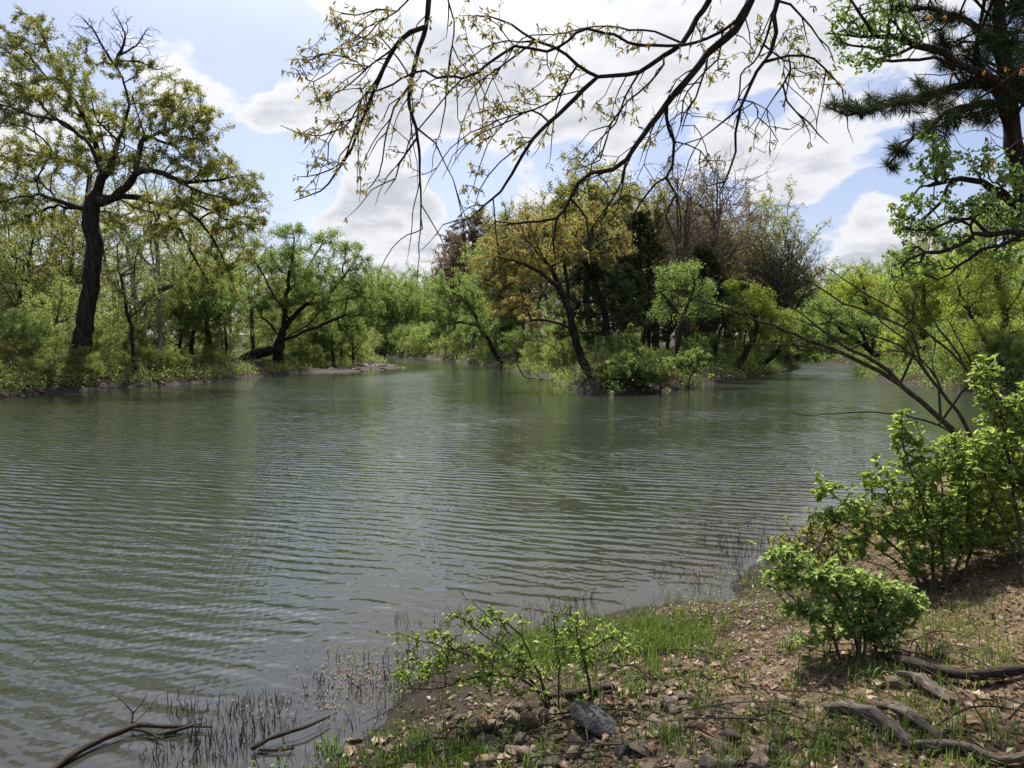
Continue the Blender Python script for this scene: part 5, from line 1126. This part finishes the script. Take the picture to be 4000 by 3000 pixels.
tip_shrub('tip_sapling', 'small upright bright green sapling standing above the bush at the island tip', 2490, 1440, 37.5, [(2480, 1330, 40, 50), (2500, 1380, 60, 40), (2460, 1290, 25, 30), (2440, 1400, 50, 40)], 220, 5000, 653, L_LIGHT, .09)
tip_shrub('tip_shrub', 'bright green fan-shaped bush at the water right of the island tip', 2690, 1490, 39, [(2680, 1420, 70, 50), (2720, 1400, 60, 40), (2640, 1440, 60, 40)], 260, 7000, 655, L_GREEN, .09)
tip_shrub('dry_shrub', 'brown dry shrub between the two bushes at the island tip', 2580, 1500, 36.5, [(2580, 1450, 70, 50), (2600, 1480, 80, 35)], 320, 2500, 657, L_STRAW, .07)

# ------------------------------------------------------------------ reeds, grass and litter on the near bank
def reed_mesh(seed):
    rs = np.random.default_rng(seed); ch = []; v = []
    for k in range(int(rs.integers(2, 5))):
        a = rs.normal(0, .05, 2); h = .03 + .085 * rs.random(); l = rs.normal(0, .32, 2) * h
        p = np.array([(a[0] * .1, a[1] * .1, -.10), (a[0] + l[0] * .4, a[1] + l[1] * .4, h * .4), (a[0] + l[0], a[1] + l[1], h)]); ch.append((p, np.array((.0022, .0024, .001)), 4)); v += [rs.random() * .6 + (0, .0, .4)[j] for j in range(3) for _ in range(4)]
    V, Fc = tubes(ch); return mesh_np('reed_clump', V, Fc, L_REED, np.array(v).clip(0, 1))
RV = [reed_mesh(700 + k) for k in range(12)]
rs = np.random.default_rng(701); k = 0; rest = []
for tr in range(60000):
    if k >= 620: break
    px = 600 + 2800 * rs.random(); py = 2000 + 1010 * rs.random(); x, y = G(px, py); s_ = shore_dist(x, y)[0]
    wide = 1.0 if px < 1700 else .75 if px < 2700 else 1.5
    if not -wide < s_ < .12: continue
    if rs.random() > np.clip(.30 + 1.2 * fbm(x * 1.6, y * 1.6, 2), .04, 1) * (1 - (-s_ / wide) * .7): continue
    k += 1
    if k > 290: rest.append((x, y, s_)); continue
    o = link('reed_clump', RV[int(rs.integers(0, 12))]); o.location = (x, y, max(hz(x, y), 0)); f = .7 + .5 * rs.random(); o.scale = (f, f, f * (.6 + .7 * rs.random())); o.rotation_euler = (0, 0, rs.random() * 6.28)
    tag(o, 'clump of dark broken reed stubs in the shallows along the near bank', 'reeds', 'reed stubs in the shallows along the near bank')
def blades(name, pts, m, per, h0, h1, w, seed, bend=.5, spread=.03):
    rs = np.random.default_rng(seed); pts = np.asarray(pts); n = len(pts) * per
    b = np.repeat(pts, per, 0) + np.stack([rs.normal(0, spread, n), rs.normal(0, spread, n), np.zeros(n)], 1)
    h = (h0 + (h1 - h0) * rs.random(n))[:, None] * np.repeat(.6 + .5 * rs.random(len(pts)), per)[:, None]; a = rs.random(n) * 6.283; o = np.stack([np.cos(a), np.sin(a), np.zeros(n)], 1); sd_ = np.stack([-np.sin(a), np.cos(a), np.zeros(n)], 1); up = np.array((0, 0, 1.))
    lean = (rs.random(n) * bend)[:, None]
    m1 = b + up * h * .55 + o * h * lean * .35; tp = b + up * h * (1 - lean * .45) + o * h * lean
    V = np.stack([b - sd_ * w, b + sd_ * w, m1 + sd_ * w * .8, m1 - sd_ * w * .8, tp], 1).reshape(-1, 3); i = np.arange(n)[:, None] * 5
    return tag(link(name, mesh_np(name, V, [i + np.array((0, 1, 2, 3)), i + np.array((3, 2, 4))], m, np.repeat(np.repeat(rs.random(len(pts)) * .5, per) + rs.random(n) * .5, 5))), kind='stuff')
blades('reeds', [(x, y, max(hz(x, y), 0) - .02) for x, y, s_ in rest], L_REED, 4, .03, .10, .0022, 711, .3, .05)
blades('grass', near_pts(420, [(2250, 2400, 2850, 2580, 1.5), (1900, 2480, 2300, 2640, .8)], rs), L_GRASS, 14, .05, .16, .0028, 713, .8, .035)
blades('grass', near_pts(520, [(1300, 2850, 2100, 3040, 1), (2000, 2500, 3000, 2800, .8), (2300, 2750, 4000, 3040, 1.1), (2950, 2480, 4000, 2800, .7)], rs), L_GRASS, 11, .03, .15, .0034, 715, .9, .03)
blades('grass', near_pts(200, [(2900, 2250, 3400, 2500, 1), (3400, 2300, 4000, 2600, 1.2), (3400, 1900, 4000, 2250, 1)], rs), L_GRASS, 12, .05, .16, .0024, 717, .9, .05)
def leaf_mesh(seed):
    """one curled lobed dead leaf, about a unit long"""
    rs = np.random.default_rng(seed); n = 9; t = np.linspace(0, 1, n); w = np.sin(np.pi * t ** .8) * .30 * (1 + .45 * np.cos(t * 6.283 * 3.2)); w[0] = w[-1] = .01
    cu = rs.normal(0, .35); cr = .25 + .35 * rs.random()
    c = np.stack([t - .5, np.zeros(n), .18 * np.sin(t * 3 + cu)], 1); V = np.concatenate([c + np.stack([np.zeros(n), w, w * cr], 1), c, c + np.stack([np.zeros(n), -w, w * cr * .7], 1)])
    i = np.arange(n - 1); f = np.concatenate([np.stack([i, i + 1, i + 1 + n, i + n], 1), np.stack([i + n, i + n + 1, i + 1 + 2 * n, i + 2 * n], 1)])
    return V, f
def obj_leaf_mat():
    return leaf_mat('fallen_oak_leaf', (.08, .045, .024), (.18, .11, .06), (.36, .26, .17), .2, None, .02, 1.6)
L_FALL = obj_leaf_mat()
DL = []
for k in range(8):
    V, f = leaf_mesh(800 + k); DL.append(mesh_np('dead_leaf', V, [f], L_FALL, np.full(len(V), .5)))
boxes = [(2500, 2700, 4000, 3040, 1.2), (1900, 2600, 2700, 3040, .6), (2900, 2450, 4000, 2750, .9), (1300, 2880, 1900, 3040, .2), (2300, 2480, 2900, 2700, .4)]
rs = np.random.default_rng(801)
for p in near_pts(290, boxes, rs):
    o = link('dead_leaf', DL[int(rs.integers(0, 8))]); s_ = .036 + .055 * rs.random() ** 1.3; o.scale = (s_, s_, s_); o.location = (p[0], p[1], p[2] + .012); o.rotation_euler = (rs.normal(0, .3), rs.normal(0, .3), rs.random() * 6.28)
    tag(o, 'curled dry brown leaf lying on the near bank', 'leaf', 'dry leaves lying on the near bank')
def litter(name, pts, m, s0, s1, wid, seed, z=.006, tilt=.25, shape='quad'):
    rs = np.random.default_rng(seed); pts = np.asarray(pts); n = len(pts); a = rs.random(n) * 6.283
    ax = np.stack([np.cos(a), np.sin(a), rs.normal(0, tilt, n)], 1); p = pts + np.array((0, 0, z))
    V, Fc, kk = leaves(p, ax, s0 + (s1 - s0) * rs.random(n), wid, shape, .5, rs, .75)
    return tag(link(name, mesh_np(name, V, Fc, m, np.repeat(rs.random(n), kk))), kind='stuff')
def spread(n, x0, x1, y0, y1, s0, rs, dens=None):
    x = x0 + (x1 - x0) * rs.random(n); y = y0 + (y1 - y0) * rs.random(n); s_ = shore_dist(x, y); ok = s_ > s0
    if dens is not None: ok &= rs.random(n) < dens(x, y, s_)
    x = x[ok]; y = y[ok]; return np.stack([x, y, height(x, y)], 1)
litter('fallen_leaves', spread(62000, -2.2, 6.0, 2.2, 9.5, .25, rs, lambda x, y, s: np.clip(.42 + .2 * x + 1.1 * fbm(x * 1.3, y * 1.3, 3), .06, 1)), L_DEAD, .018, .055, .55, 803)
litter('pine_straw', spread(46000, -1.5, 6.0, 2.2, 9.5, .3, rs, lambda x, y, s: np.clip(.1 + .22 * x + .9 * fbm(x * 1.1 + 4, y * 1.1, 3), .04, 1)), L_STRAW, .06, .15, .022, 805, .008, .15, 'tri')
litter('weeds', spread(20000, -2.2, 6, 2.2, 9.5, .05, rs, lambda x, y, s: np.clip(.12 + .9 * fbm(x * 1.7 + 9, y * 1.7, 3) + .5 * np.exp(-((s - .5) / .5) ** 2), 0, 1)), L_GRASS, .018, .045, .5, 807, .02, .9)
# tangle of low sedge and herbs along the waterline
rs = np.random.default_rng(820)
q = spread(9000, -3.4, 6, 2.4, 11, -.45, rs, lambda x, y, s: np.clip(.25 + 1.3 * fbm(x * 1.2 + 3, y * 1.2, 3), 0, 1) * np.exp(-((s - .12) / .33) ** 2)); q[:, 2] = np.maximum(q[:, 2], -.02)
blades('sedge', q, leaf_mat('sedge_blade', (.06, .05, .025), (.12, .12, .045), (.20, .25, .07), .4), 6, .05, .20, .0018, 821, .8, .05)
q2 = np.repeat(q[::2], 7, 0) + rs.normal(0, .05, (len(q[::2]) * 7, 3)) * (1, 1, 0); q2[:, 2] += .02 + .16 * rs.random(len(q2)) ** 1.3
litter('waterside_herbs', q2, leaf_mat('herb_leaf', (.10, .12, .03), (.19, .26, .06), (.30, .38, .10), .55, (1.2, 1.15, .8)), .014, .04, .45, 823, 0, .6)
# plant bits drifted together on the water along the reeds
q = spread(60000, -3.4, 4.2, 3.3, 9, -1.0, rs, lambda x, y, s: np.where(s < .05, np.clip(2.2 * fbm(x * 1.5 + 2, y * 1.5 + 7, 3) - .3, 0, 1) * np.exp(-((s + .35) / .35) ** 2), 0)); q[:, 2] = .004
litter('floating_debris', q, stone_mat('drift_straw', (.12, .085, .05), (.16, .11, .065), (.16, .11, .065)), .010, .04, .30, 809, .006, .05)

# ------------------------------------------------------------------ labels that single out look-alike trees and shrubs
ORD = 'first second third fourth fifth sixth seventh eighth ninth tenth eleventh twelfth thirteenth fourteenth fifteenth sixteenth seventeenth eighteenth nineteenth twentieth'.split()
from collections import defaultdict
same = defaultdict(list)
for o in C.objects:
    if o.parent is None and o.type == 'EMPTY' and 'label' in o: same[o['label']].append(o)
for lab, os_ in same.items():
    if len(os_) < 2: continue
    os_.sort(key=lambda o: o.location.x / max(o.location.y, .1))
    for i, o in enumerate(os_):
        o['label'] = lab + (', leftmost' if i == 0 else ', rightmost' if i == len(os_) - 1 else ', %s from left' % (ORD[i] if i < len(ORD) else str(i + 1) + 'th'))
